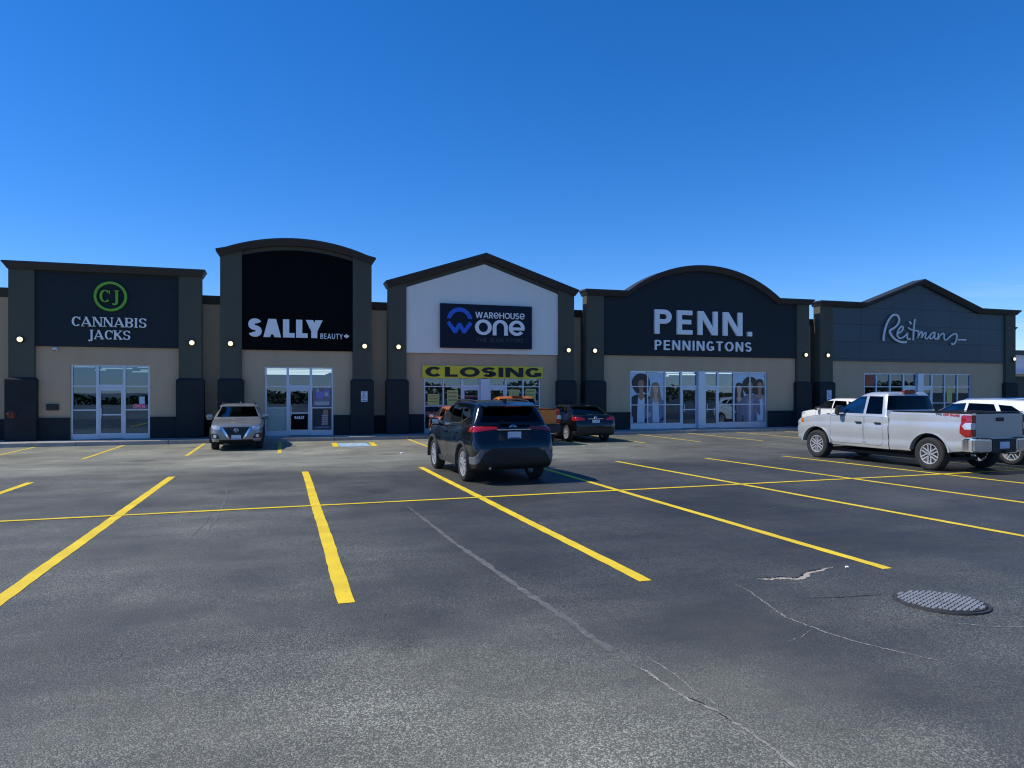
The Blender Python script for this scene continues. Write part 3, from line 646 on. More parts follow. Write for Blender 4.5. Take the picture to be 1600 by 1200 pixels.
# dark blue box sign on the white gable
M_SBLUE = mat('dark_blue_sign_face', (.012, .020, .034), .5, spec=.12); M_RBLUE = mat('royal_blue_sign_face', (.010, .12, .60), .5); M_DIM = mat('dim_sign_letters', (.040, .045, .055), .5)
t = sign('shop_sign', 'dark blue box sign with blue ring emblem and white words on white gable wall', 8.7, 4.85)
SB(t, MB().box(6.58, 10.82, YS-.16, YS-.002, 3.88, 5.82), 'sign_box', M_SBLUE, bevel=.012)
yb = YS-.19; m = MB(); cx, cz, R1, R2 = 7.43, 5.08, .575, .39
o_, i_ = arc(cx, cz, R1, R1, 8, 172, 30), arc(cx, cz, R2, R2, 12, 168, 30)
for i in range(30): m.prism([o_[i], o_[i+1], i_[i+1], i_[i]], yb, yb+.028)
k = 0
for q, (p0, p1) in enumerate([((-.50, -.10), (-.20, -.50)), ((-.20, -.50), (0, -.16)), ((0, -.16), (.20, -.50)), ((.20, -.50), (.50, -.10))]):
    d = Vector((p1[0]-p0[0], p1[1]-p0[1])).normalized(); h_ = .085
    pl = [(cx+p0[0]-d.y*h_-d.x*.03, cz+p0[1]+d.x*h_-d.y*.03), (cx+p0[0]+d.y*h_-d.x*.03, cz+p0[1]-d.x*h_-d.y*.03), (cx+p1[0]+d.y*h_+d.x*.03, cz+p1[1]-d.x*h_+d.y*.03), (cx+p1[0]-d.y*h_+d.x*.03, cz+p1[1]+d.x*h_+d.y*.03)]
    m.prism(pl, yb+.001*q, yb+.028)
SB(t, m, 'ring_emblem', M_RBLUE)
SB(t, lettering(MB(), 'WAReHOUSe', 8.15, 10.46, 5.22, 5.49, yb, .028, .17, .15, 1.0, False, .10), 'small_lettering', M_WLET)
SB(t, lettering(MB(), 'one', 8.13, 10.46, 4.47, 5.16, yb, .028, .21, .19, 1.0, False, .06), 'lettering', M_WLET)
SB(t, lettering(MB(), 'THE JEAN STORE', 8.18, 10.40, 4.16, 4.34, yb+.01, .018, .17, .15, 1.0, False, .12), 'dim_lettering', M_DIM)
t = sign('shop_sign', 'large white sans letters over a smaller white word on round arched navy front', 19.9, 4.9)
SB(t, lettering(MB(), 'PENN.', 17.15, 22.72, 4.76, 5.94, YS-.12, .118, .195, .185, 1.0, False, .24), 'lettering', M_WLET)
SB(t, lettering(MB(), 'PENNINGTONS', 17.18, 22.70, 3.98, 4.46, YS-.09, .088, .165, .15, 1.0, False, .28), 'small_lettering', M_WLET)
# flowing script sign
t = sign('shop_sign', 'pale grey flowing script letters on the slate blue gabled front', 34.2, 5.3)
strokes = [([(190,630),(193,560),(215,450),(250,345),(310,250),(370,215),(425,235),(442,300),(410,370),(350,425),(285,462)], .115), ([(283,466),(310,525),(350,575),(420,618),(490,634),(560,628)], .12),
           ([(425,500),(480,462),(505,410),(480,388),(440,430),(412,500),(425,560),(465,572),(520,545),(575,490)], .085), ([(575,490),(568,545),(585,585),(622,572)], .085), ([(604,305),(634,345)], .10),
           ([(692,262),(680,350),(672,450),(664,595)], .095), ([(585,402),(625,428),(690,440),(750,446)], .08), ([(750,446),(748,500),(734,556),(762,500),(790,455),(806,470),(796,552)], .075),
           ([(796,552),(830,490),(856,465),(866,490),(852,548),(880,560),(920,515),(950,470)], .075), ([(1012,452),(965,465),(925,530),(940,560),(975,535),(1008,460),(1000,530),(1018,560),(1045,540)], .075),
           ([(1062,462),(1052,560),(1085,500),(1125,462),(1150,480),(1148,545),(1180,562),(1225,520)], .075), ([(1222,524),(1270,480),(1330,455),(1348,490),(1340,560),(1310,612),(1280,630),(1268,605)], .085), ([(1368,550),(1430,547),(1492,548)], .085)]
m = MB()
for i, (pp, w_) in enumerate(strokes):
    P2 = catmull(pp, 5) if len(pp) > 2 else pp
    Z2 = []
    for (a, b) in P2:
        px, pz = (a-190)/1300, b
        Xw = 31.22+px*6.0*(.93+.07*px); Z2.append((Xw, 6.19-(b-215)/10*.0355-(px)*.10+.10*0))
    ribbon(m, Z2, w_*.95, YS-.12, .05, i*2)
SB(t, m, 'script_lettering', mat('brushed_grey_sign_metal', (.70, .71, .69), .45))
# yellow banner
M_BAN = mat('yellow_banner_vinyl', (.74, .62, .03), .55, var=.08, vscale=2.5); M_BLKT = mat('black_print', (.006, .006, .007), .5)
t = sign('banner', 'long yellow banner with heavy black capitals hung above the white gabled shop windows', 8.6, 2.82, 'banner', 30.40)
bm_ = MB(); n = 40; vs = []; rnd = random.Random(3)
for i in range(n+1):
    x_ = 5.82+(11.42-5.82)*i/n; yy = 30.392+.008*sin(i*1.3)+.004*sin(i*.5)-.03; sag = -.02*sin(pi*(i % 8)/8)
    vs += [(x_, yy, 2.54+.012*sin(i*.7)), (x_, yy, 3.11+sag)]
bm_.add(vs, [(2*i, 2*i+2, 2*i+3, 2*i+1) for i in range(n)])
SB(t, bm_, 'sheet', M_BAN)
SB(t, lettering(MB(), 'CLOSING', 5.95, 11.33, 2.61, 3.04, 30.336, .004, .35, .23, 1.5, False, .16), 'lettering', M_BLKT)
m = MB()
for x_ in (5.86, 11.38):
    for z_ in (2.58, 3.07): m.lathe([(30.344, .025), (30.37, .025)], 10, 'y', (x_, 0, z_))
SB(t, m, 'grommet', M_ALU)
# small things on the walls
M_SIGNW = mat('white_sign_plate', (.62, .65, .68), .5); M_SIGNB = mat('blue_sign_print', (.03, .16, .50), .5); M_RED = mat('red_enamel', (.16, .02, .012), .5)
for (x, z, w_, h_, lab) in [(3.30, 1.75, .27, .44, 'white accessible parking sign with blue symbol on pilaster right of the black fronted shop'), (27.48, 1.76, .30, .56, 'white accessible parking sign with blue symbol on slate shop pilaster by the silver pickup')]:
    t = thing('parking_sign', lab, 'sign', (x, 30.148, z), 0, 'accessible parking signs on the pilasters')
    MB().box(-w_/2, w_/2, -.008, 0, -h_/2, h_/2).build('plate', M_SIGNW, t)
    m = MB(); isa_symbol(m, -.02, -.02, .20, -.014, .005); m.build('symbol', M_SIGNB, t)
    m = MB(); m.box(-w_*.40, w_*.40, -.0105, -.0075, -h_*.43, -h_*.36).box(-w_*.40, w_*.40, -.0105, -.0075, h_*.40, h_*.45); m.build('border_band', M_SIGNB, t)
t = thing('wall_vent', 'dark louvred vent box on beige wall left of the monogram shop door', 'vent', (-8.16, YB, 1.37))
MB().box(-.20, .20, -.07, 0, -.12, .12).build('housing', M_LBASE, t, bevel=.01)
m = MB()
for i in range(5): m.box(-.17, .17, -.085, -.071, -.095+i*.042, -.07+i*.042)
m.build('louvre', M_CORN, t)
t = thing('fire_connection', 'red fire department hose connection low on the leftmost pilaster', 'hose connection', (-9.40, 30.15, 1.12))
MB().lathe([(0, .14), (-.02, .14), (-.03, .12)], 20, 'y').build('flange', M_RED, t, 30)
m = MB()
for s_ in (-1, 1): m.lathe([(-.03, .055), (-.13, .06), (-.14, .05), (-.14, 0)], 14, 'y', (s_*.065, 0, 0))
m.build('hose_inlet', M_RED, t, 30)
t = thing('security_camera', 'small pale dome camera below the navy fascia of the leftmost shop', 'camera', (-8.06, YB, 3.55))
MB().lathe([(0, .07), (-.03, .07), (-.05, .06)], 16, 'y', (0, 0, .02)).build('bracket', M_SIGNW, t, 30)
MB().lathe([(.03, .085), (0, .085), (-.03, .078), (-.06, .05), (-.075, 0)], 16, 'z', (0, -.10, 0)).build('dome', M_SIGNW, t, 40)
MB().lathe([(-.035, .05), (-.065, .035), (-.08, 0)], 12, 'z', (0, -.12, 0)).build('lens', M_LBASE, t, 40)
# glowing window sign and the papers, posters
M_NEON = mat('pink_lit_tube', (1, .3, .6), .4, emit=(1, .16, .42), estr=1.6)
t = thing('open_sign', 'glowing pink letters hanging inside the right pane of the monogram shop', 'sign', (-5.30, 30.60, 1.38))
m = MB(); lettering(m, 'OPEN', -.21, .21, -.08, .08, 0, .012, .16, .15, 1, False, .18); m.build('lettering', M_NEON, t)
MB().box(-.26, .26, .018, .03, -.13, .13).build('backing_panel', M_BLKT, t)
def paper(name, lab, cat, x0, x1, z0, z1, m, y=30.508, group=None):
    t = thing(name, lab, cat, ((x0+x1)/2, y, (z0+z1)/2), 0, group); w_, h_ = (x1-x0)/2, (z1-z0)/2
    MB().box(-w_, w_, 0, .003, -h_, h_).build('sheet', m, t); return t
M_NOTE = mat('pale_blue_paper', (.45, .62, .72), .7)
paper('notice', 'pale blue paper notice above the glowing pink sign', 'notice', -5.27, -5.08, 1.48, 1.76, M_NOTE)
M_BRP = mat('pale_window_paper', (.46, .46, .36), .8, var=.06)
paper('window_paper', 'plain pale paper covering the lower left pane of the black fronted shop', 'window paper', -.57, .18, .36, 1.24, M_BRP)
def flat(t, polys, nm, m, y0): 
    mb = MB()
    for i, p in enumerate(polys): mb.prism(p, y0-.001-.0003*i, y0, 'y')
    return mb.build(nm, m, t)
M_P1 = mat('mauve_print', (.20, .17, .22), .5, var=.3, vscale=4); M_P2 = mat('violet_print', (.24, .20, .52), .5); M_P3 = mat('pale_print', (.42, .42, .46), .5); M_P4 = mat('skin_print', (.40, .20, .11), .5); M_P5 = mat('dark_print', (.02, .022, .035), .5, var=.3, vscale=5)
M_P6 = mat('grey_blue_print', (.16, .20, .27), .5, var=.2, vscale=6); M_P7 = mat('brown_hair_print', (.045, .028, .02), .5); M_P8 = mat('sky_print', (.50, .62, .72), .5, var=.06, vscale=1.5); M_P9 = mat('blond_hair_print', (.30, .20, .11), .5); M_P10 = mat('lilac_print', (.30, .27, .34), .5, var=.2, vscale=6)
def rect(a, b, c, d): return [(a, c), (b, c), (b, d), (a, d)]
t = paper('poster', 'upper product poster with violet jar right of the black fronted shop door', 'poster', 1.23, 1.95, 1.34, 2.10, M_P1)
flat(t, [rect(-.24, .06, -.03, .20), rect(.10, .30, .02, .30)], 'product_print', M_P2, -.001); flat(t, [rect(-.30, .30, -.33, -.18), ellipse(.18, .12, .09, .09), ellipse(-.16, .27, .06, .08)], 'pale_product_print', M_P3, -.003)
t = paper('poster', 'lower dark poster with an arm and stacked rings right of the black fronted shop door', 'poster', 1.23, 1.95, .37, 1.22, M_P5)
flat(t, [[(-.02, -.25), (.24, -.25), (.26, .40), (.06, .40)]], 'arm_print', M_P4, -.001); flat(t, [rect(.0, .24, -.22+.09*i, -.18+.09*i) for i in range(5)], 'ring_print', M_P3, -.003); flat(t, [rect(-.30, .30, -.38, -.30)], 'base_print', M_P6, -.003)
t = paper('poster', 'black poster with white word on the lower half of the black fronted shop door', 'poster', .36, 1.02, .38, 1.02, M_FBLK, 30.503)
m = MB(); lettering(m, 'SALLY', -.20, .20, .12, .24, -.006, .004, .3, .25, .85, False, .08); m.build('lettering', M_WLET, t)
t = paper('door_dark_backing', 'black sheet added to darken the upper glass of the black fronted shop door', 'backing', .34, 1.04, 1.10, 2.00, M_FBLK, 30.56)  # added black sheet that makes the door glass read dark
M_SALE = mat('yellow_sale_paper', (.56, .50, .16), .6, var=.1, vscale=4); M_SALE2 = mat('sale_print', (.34, .27, .07), .6)
for i, (a, b, c, d, lab) in enumerate([(6.95, 7.45, 1.36, 2.02, 'yellow sale poster in second window from left under the closing banner'), (6.08, 6.6, 1.36, 1.85, 'yellow sale poster in leftmost window under the closing banner'), (9.82, 10.30, 1.50, 2.05, 'yellow striped sale poster in window just right of the closing shop doors'), (10.62, 11.12, 1.45, 2.08, 'yellow sale poster in rightmost window under the closing banner')]):
    t = paper('sale_poster', lab, 'poster', a, b, c, d, M_SALE, 30.508, 'yellow posters in the closing shop windows'); w_, h_ = (b-a)/2, (d-c)/2
    flat(t, [rect(-w_*.8, w_*.8, h_*(.55-.5*q), h_*(.75-.5*q)) for q in range(3)] if i != 2 else [rect(-w_*.8+.11*q, -w_*.72+.11*q, -h_*.8, h_*.8) for q in range(4)], 'print', M_SALE2, -.001)
# people printed on the posters of the arched shop
def woman(cx, z0, s, flip, curly):
    """printed half figure: hair, skin and clothing outlines, turned a little to one side"""
    f = -1 if flip else 1
    P = lambda pts, k=4: [(cx+f*a*s, z0+b*s) for a, b in catmull(pts+[pts[0]], k)[:-1]]
    if curly: hair = [(-.30, 1.40), (-.34, 1.62), (-.20, 1.82), (.02, 1.88), (.24, 1.80), (.33, 1.60), (.30, 1.36), (.22, 1.22), (.05, 1.28), (-.15, 1.22)]
    else: hair = [(-.17, 1.55), (-.12, 1.74), (.02, 1.79), (.15, 1.73), (.20, 1.52), (.24, 1.20), (.30, .92), (.16, .86), (.10, 1.15), (-.10, 1.15), (-.14, .90), (-.28, .88), (-.22, 1.25)]
    face = [(-.11, 1.60), (-.10, 1.44), (-.03, 1.33), (.04, 1.33), (.10, 1.44), (.11, 1.60), (.05, 1.69), (-.05, 1.69)]
    neck = [(-.06, 1.38), (.07, 1.38), (.08, 1.20), (.13, 1.14), (.0, 1.0), (-.12, 1.14), (-.06, 1.22)]
    coat = [(-.10, 1.20), (-.30, 1.13), (-.40, 1.00), (-.46, .62), (-.52, .30), (-.38, .24), (-.32, .5), (-.28, .12), (-.30, -.45), (.30, -.45), (.26, .12), (.30, .42), (.18, .58), (.22, .66), (.44, .44), (.42, .95), (.32, 1.12), (.11, 1.20), (.0, .98)]
    hand = [(.14, .60), (.24, .68), (.30, .64), (.24, .56)]
    top = [(-.10, 1.14), (.0, .98), (.12, 1.14), (.13, .6), (.10, .15), (-.12, .15), (-.14, .6)]
    fringe = [(-.13, 1.58), (-.11, 1.72), (.04, 1.75), (.14, 1.68), (.13, 1.56), (.06, 1.66), (-.04, 1.66)]
    eyes = [[(cx+f*a*s+.018*cos(q), z0+1.545*s+.008*sin(q)) for q in [i*pi/4 for i in range(8)]] for a in (-.045, .05)]
    lips = [(cx+f*a*s, z0+b*s) for a, b in [(-.03, 1.415), (0, 1.405), (.035, 1.415), (.0, 1.43)]]
    return P(hair), P(face), P(neck, 3), P(coat, 3), P(hand, 3), P(top, 3), P(fringe, 3), eyes, lips
M_LIP = mat('lip_print', (.26, .05, .05), .5)
def fashion(lab, x0, x1, people):
    t = paper('fashion_poster', lab, 'poster', x0, x1, .45, 2.90, M_P8, 30.505)
    w_ = (x1-x0)/2-.02; h_ = 1.22
    cl = lambda p: [(max(-w_, min(w_, a)), max(-h_, min(h_, b))) for a, b in p]
    for k, (cx, z0, s, hair, coat, top, skin, flip, curly) in enumerate(people):
        H, F, N, C, Hd, T, Fr, E_, L_ = woman(cx, z0, s, flip, curly); y = -.002-.008*k
        flat(t, [cl(H)], 'hair_print', hair, y); flat(t, [cl(C)], 'coat_print', coat, y-.0015); flat(t, [cl(T)], 'top_print', top, y-.003)
        flat(t, [cl(F), cl(N), cl(Hd)], 'skin_print', skin, y-.0045); flat(t, [cl(Fr)]+[cl(e) for e in E_], 'fringe_and_eye_print', hair, y-.006); flat(t, [L_], 'lip_print', M_LIP, y-.0062)
M_P11 = mat('light_skin_print', (.66, .38, .24), .5); M_P12 = mat('white_top_print', (.62, .64, .68), .5)
fashion('window poster of two women, one blond in pale blue, left of the arched shop doors', 16.02, 17.80, [(-.36, -1.62, 1.48, M_P7, M_P5, M_P12, M_P4, False, True), (.44, -1.62, 1.32, M_P9, M_P6, M_P12, M_P11, True, False)])
fashion('window poster of three women in mauve dresses right of the arched shop doors', 21.86, 23.69, [(-.62, -1.5, 1.25, M_P7, M_P5, M_P1, M_P11, True, False), (.62, -1.5, 1.36, M_P7, M_P10, M_P12, M_P4, True, False), (.02, -1.55, 1.38, M_P7, M_P1, M_P10, M_P4, False, True)])
M_ORP = mat('rust_print', (.30, .07, .03), .6, var=.2, vscale=4)
paper('window_poster', 'rust red poster in the leftmost window of the slate gabled shop', 'poster', 30.20, 30.85, 2.28, 2.86, M_ORP)
paper('window_poster', 'ochre standing poster in the right hand windows of the slate gabled shop', 'poster', 36.1, 36.5, 1.36, 2.15, M_SALE)

# ------------------------------------------------------------------ goods in the shops (seen dimly through the glass)
M_CLO = [mat('cloth_'+n_, c_, .85, var=.3, vscale=8) for n_, c_ in (('black', (.02, .02, .024)), ('rust', (.20, .06, .03)), ('denim', (.05, .08, .16)), ('cream', (.40, .36, .30)), ('olive', (.08, .09, .04)))]
M_WOOD = mat('counter_wood', (.16, .10, .06), .6, var=.25, vscale=3)
def clothes_rack(x, y, lab, sd, w_=1.3):
    t = thing('clothes_rack', lab, 'clothes rack', (x, y, .137), 0, 'garment racks inside the shops'); r = random.Random(sd)
    m = MB(); m.tube([(-w_/2, 0, 0), (-w_/2, 0, 1.35), (w_/2, 0, 1.35), (w_/2, 0, 0)], .018, 8); m.tube([(-w_/2, -.25, .03), (-w_/2, .25, .03)], .018, 8); m.tube([(w_/2, -.25, .03), (w_/2, .25, .03)], .018, 8); m.build('rail', M_ALU, t)
    n = 9
    for i in range(n):
        cx = -w_/2+.1+(w_-.2)*i/(n-1); h_ = r.uniform(.6, .95); th = .035
        MB().prism([(-.06, 1.33), (.06, 1.33), (.24, 1.22), (.20, 1.30-h_), (-.20, 1.30-h_), (-.24, 1.22)], cx-th, cx+th, 'x').build('garment', r.choice(M_CLO), t)
clothes_rack(17.9, 32.4, 'garment rack seen behind the third pane of the arched shop', 1); clothes_rack(21.4, 32.6, 'garment rack seen just right of the arched shop doors', 2)
clothes_rack(6.4, 32.2, 'garment rack behind the leftmost window of the closing shop', 3); clothes_rack(11.0, 32.5, 'garment rack behind the rightmost window of the closing shop', 4)
clothes_rack(32.0, 32.3, 'garment rack behind the left windows of the slate gabled shop', 5); clothes_rack(37.2, 32.4, 'garment rack behind the right windows of the slate gabled shop', 6)
def counter(x, y, w_, lab):
    t = thing('shop_counter', lab, 'counter', (x, y, .137), 0)
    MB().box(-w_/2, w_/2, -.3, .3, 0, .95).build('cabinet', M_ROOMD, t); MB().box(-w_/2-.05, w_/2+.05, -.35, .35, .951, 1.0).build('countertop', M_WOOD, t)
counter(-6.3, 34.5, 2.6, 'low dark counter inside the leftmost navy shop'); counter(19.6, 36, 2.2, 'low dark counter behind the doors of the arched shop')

# ------------------------------------------------------------------ far building to the right, hedge across the lot (mirrored in the glass)
M_FARW = mat('far_white_wall', (.62, .62, .62), .8, var=.05); M_FARD = mat('far_dark_band', (.05, .052, .055), .7)
t = thing('distant_building', 'distant white store with dark roof band beyond the right end of the shops', 'building', (95, 62, 0))
MB().box(-14, 30, 0, 30, 0, 6.4).build('wall', M_FARW, t); MB().box(-14.3, 30.3, -.3, 30.3, 6.4, 6.95).build('roof_band', M_FARD, t)
MB().box(-14.2, 30, -1.6, -.02, 4.05, 4.4).build('canopy', M_FARW, t)
for i in range(8): MB().box(-13.4+i*5.2, -13.4+i*5.2+4.4, -.05, -.01, .5, 3.8).build('window', M_BLKT, t)
def leafmass(name, x0, x1, y, h, n, sd, m, dep=3):
    r = random.Random(sd); mb = MB()
    for i in range(n):
        x_ = r.uniform(x0, x1); top = h*(.55+.25*sin(x_*.23+sd)+.2*sin(x_*.071)+.15*r.random()); c = Vector((x_, y+r.uniform(-dep, dep), top*r.random()**.6)); a = Vector((r.uniform(-1, 1), r.uniform(-1, 1), r.uniform(-1, 1))).normalized(); b = a.orthogonal().normalized(); s_ = r.uniform(.25, .55)
        mb.add([c+a*s_, c+b*s_*.6, c-a*s_, c-b*s_*.6], [(0, 1, 2, 3)])
    return link(name, mb.mesh(), m)
o = leafmass('hedge', -90, 130, -58, 4.2, 9000, 4, mat('hedge_leaf', (.035, .065, .022), .7, var=.4, vscale=.6)); setp(o, 'dark green hedge across the lot, seen only mirrored in the shop windows', 'hedge', kind='stuff')

# ------------------------------------------------------------------ vehicles
M_TRIM = mat('black_trim', (.012, .012, .013), .6); M_CLAD = mat('grey_cladding', (.045, .047, .05), .65, var=.1, vscale=6); M_CLADL = mat('pale_grey_cladding', (.13, .135, .14), .5, var=.1, vscale=6); M_TYRE = mat('tyre_rubber', (.022, .022, .022), .85, var=.25, vscale=9, bump=.2)
M_RIM = mat('alloy_rim', (.60, .61, .63), .32, .45, var=.05); M_RIMD = mat('dark_rim', (.03, .03, .033), .4, .5); M_DISC = mat('brake_disc', (.10, .10, .10), .5, .8)
M_CHROME = mat('chrome', (.75, .76, .78), .12, 1.0); M_REDL = mat('red_lamp_lens', (.32, .006, .008), .12, coat=1.0); M_CLRL = mat('clear_lamp_lens', (.62, .64, .66), .08, .3, coat=1.0); M_AMB = mat('amber_lens', (.55, .13, .01), .2, coat=1.0)
M_SEAT = mat('seat_fabric', (.035, .035, .038), .85, var=.2); M_PLATE = mat('licence_plate', (.52, .58, .66), .4, var=.05); M_PLATEB = mat('plate_blue', (.05, .12, .32), .4)
M_CARG = glass('car_glass', (.40, .48, .48), .08, 1.5); M_CARGD = glass('privacy_glass', (.030, .034, .038), .0, 1.30)
def mono(keys):
    xs = [k[0] for k in keys]; ys = [k[1] for k in keys]; n = len(xs); d = [(ys[i+1]-ys[i])/(xs[i+1]-xs[i]) for i in range(n-1)]
    m = [d[0]]+[0 if d[i-1]*d[i] <= 0 else 2*d[i-1]*d[i]/(d[i-1]+d[i]) for i in range(1, n-1)]+[d[-1]]
    def f(x):
        if x <= xs[0]: return ys[0]
        if x >= xs[-1]: return ys[-1]
        i = max(j for j in range(n-1) if xs[j] <= x); h = xs[i+1]-xs[i]; t = (x-xs[i])/h
        return (2*t**3-3*t*t+1)*ys[i]+(t**3-2*t*t+t)*h*m[i]+(-2*t**3+3*t*t)*ys[i+1]+(t**3-t*t)*h*m[i+1]
    return f
PROF_CAR = [(0, 0), (.84, 0), (.93, .03), (.965, .12), (.975, .24), (.99, .40), (1, .55), (.995, .66), (.975, .74), (.968, .86), (.93, .95), (.82, .985), (.45, 1.0), (0, 1.0)]
PROF_TRUCK = [(0, 0), (.87, 0), (.945, .02), (.968, .10), (.982, .19), (.965, .25), (.968, .30), (.990, .42), (1, .56), (.998, .68), (.972, .745), (.966, .80), (.972, .92), (.955, .985), (.90, 1), (.45, 1), (0, 1)]
def loft(keys, prof, crown=.03, n=44, extra=()):
    """keys: (y, halfwidth, zbottom, ztop)"""
    fw, fb, ft = (mono([(k[0], k[i]) for k in keys]) for i in (1, 2, 3)); y0, y1 = keys[0][0], keys[-1][0]
    ys = sorted(set([round(y0+(y1-y0)*i/n, 4) for i in range(n+1)]+[k[0] for k in keys]+list(extra)))
    ys = [y for i, y in enumerate(ys) if i == 0 or y-ys[i-1] > .004]
    half = prof; ring = [(u, v) for u, v in half]+[(-u, v) for u, v in half[::-1] if u > 1e-6]
    vs = []
    for y in ys:
        w, b, t = fw(y), fb(y), ft(y)
        for u, v in ring: vs.append((u*w, y, b+v*(t-b)+(crown*(1-u*u) if v > .9 else 0)))
    k = len(ring); m = len(ys)
    fs = [(i*k+j, i*k+(j+1) % k, (i+1)*k+(j+1) % k, (i+1)*k+j) for i in range(m-1) for j in range(k)]+[tuple(range(k))[::-1], tuple(range((m-1)*k, m*k))]
    return MB().add(vs, fs)
def house(levels, inset=0.0, roofcurve=None, bow_f=.10, bow_r=.05):
    """glass house: levels (z, halfwidth, yrear, yfront)"""
    vs = []; k = 0; bf0, br0 = bow_f, bow_r
    for (z, w, yr, yf) in levels:
        w -= inset; yr += inset; yf -= inset; bk = min(1, (yf-yr)/1.5); bow_f, bow_r = bf0*bk, br0*bk
        h = [(0, yf), (.35*w, yf-bow_f*.13), (.65*w, yf-bow_f*.45), (.87*w, yf-bow_f), (.965*w, yf-bow_f*1.9), (w, yf-bow_f*3.6), (w, yf*.5+yr*.5), (w, yr+bow_r*4), (.975*w, yr+bow_r*2), (.90*w, yr+bow_r), (.6*w, yr+bow_r*.3), (0, yr)]
        ring = h+[(-x, y) for x, y in h[::-1] if x > 1e-6]; k = len(ring)
        for x, y in ring: vs.append((x, y, z+(roofcurve(y) if roofcurve else 0)))
    n = len(levels); fs = [(i*k+j, i*k+(j+1) % k, (i+1)*k+(j+1) % k, (i+1)*k+j) for i in range(n-1) for j in range(k)]+[tuple(range(k))[::-1]]
    (z, w, yr, yf) = levels[-1]; c = len(vs); vs.append((0, (yr+yf)/2, z+.012+(roofcurve((yr+yf)/2) if roofcurve else 0))); o = (n-1)*k
    fs += [(o+j, o+(j+1) % k, c) for j in range(k)]
    return MB().add(vs, fs)
def bop(a, b, op):
    """boolean of two meshes; the cut faces keep the cutter's material; a failed cut is tried again a hair to the side"""
    for k in range(7):
        oa = bpy.data.objects.new('tmp_a', a); ob = bpy.data.objects.new('tmp_b', b); COL.objects.link(oa); COL.objects.link(ob)
        if k: ob.location = (.0031*(k % 4), -.0047*(k % 4), .0027*(k % 4))
        md = oa.modifiers.new('b', 'BOOLEAN'); md.operation = op; md.solver = 'EXACT'; md.object = ob; md.material_mode = 'TRANSFER'; md.use_self = k > 2
        dg = bpy.context.evaluated_depsgraph_get(); dg.update(); me = bpy.data.meshes.new_from_object(oa.evaluated_get(dg))
        bpy.data.objects.remove(oa); bpy.data.objects.remove(ob)
        if len(me.polygons): break
    if not len(me.polygons) and op == 'DIFFERENCE': return a
    bm = bmesh.new(); bm.from_mesh(me); bmesh.ops.remove_doubles(bm, verts=bm.verts, dist=2e-5); bmesh.ops.dissolve_degenerate(bm, edges=bm.edges, dist=2e-5); bm.to_mesh(me); bm.free()
    return me
def me_of(mb, m):
    me = mb.mesh(); me.materials.append(m); return me
def islands(me):
    bm = bmesh.new(); bm.from_mesh(me); seen = set(); res = []
    bm.verts.ensure_lookup_table()
    for v in bm.verts:
        if v.index in seen: continue
        st = [v]; isl = []; seen.add(v.index)
        while st:
            q = st.pop(); isl.append(q.index)
            for e in q.link_edges:
                o = e.other_vert(q)
                if o.index not in seen: seen.add(o.index); st.append(o)
        if len(isl) > 5: res.append(isl)
    outs = []
    for isl in res:
        ix = {v: i for i, v in enumerate(isl)}; m2 = bpy.data.meshes.new('i')
        m2.from_pydata([bm.verts[i].co[:] for i in isl], [], [tuple(ix[v.index] for v in f.verts) for f in bm.faces if f.verts[0].index in ix]); outs.append(m2)
    bm.free(); return outs
def puff(me, d):
    bm = bmesh.new(); bm.from_mesh(me); bmesh.ops.recalc_face_normals(bm, faces=bm.faces); bm.normal_update()
    mv = {v: v.normal.copy() for v in bm.verts}
    for v, n_ in mv.items(): v.co += n_*d
    bm.to_mesh(me); bm.free(); return me
def mir(poly): return [(-a, b) for a, b in poly]
def patch(solid, polys, rng, axis, name, m, par, d=.005):
    for p in polys:
        r = bop(solid, me_of(MB().prism(p, rng[0], rng[1], axis), m), 'INTERSECT')
        if len(r.polygons) == 0: continue
        puff(r, d); smooth(r, 40); link(name, r, m, par)
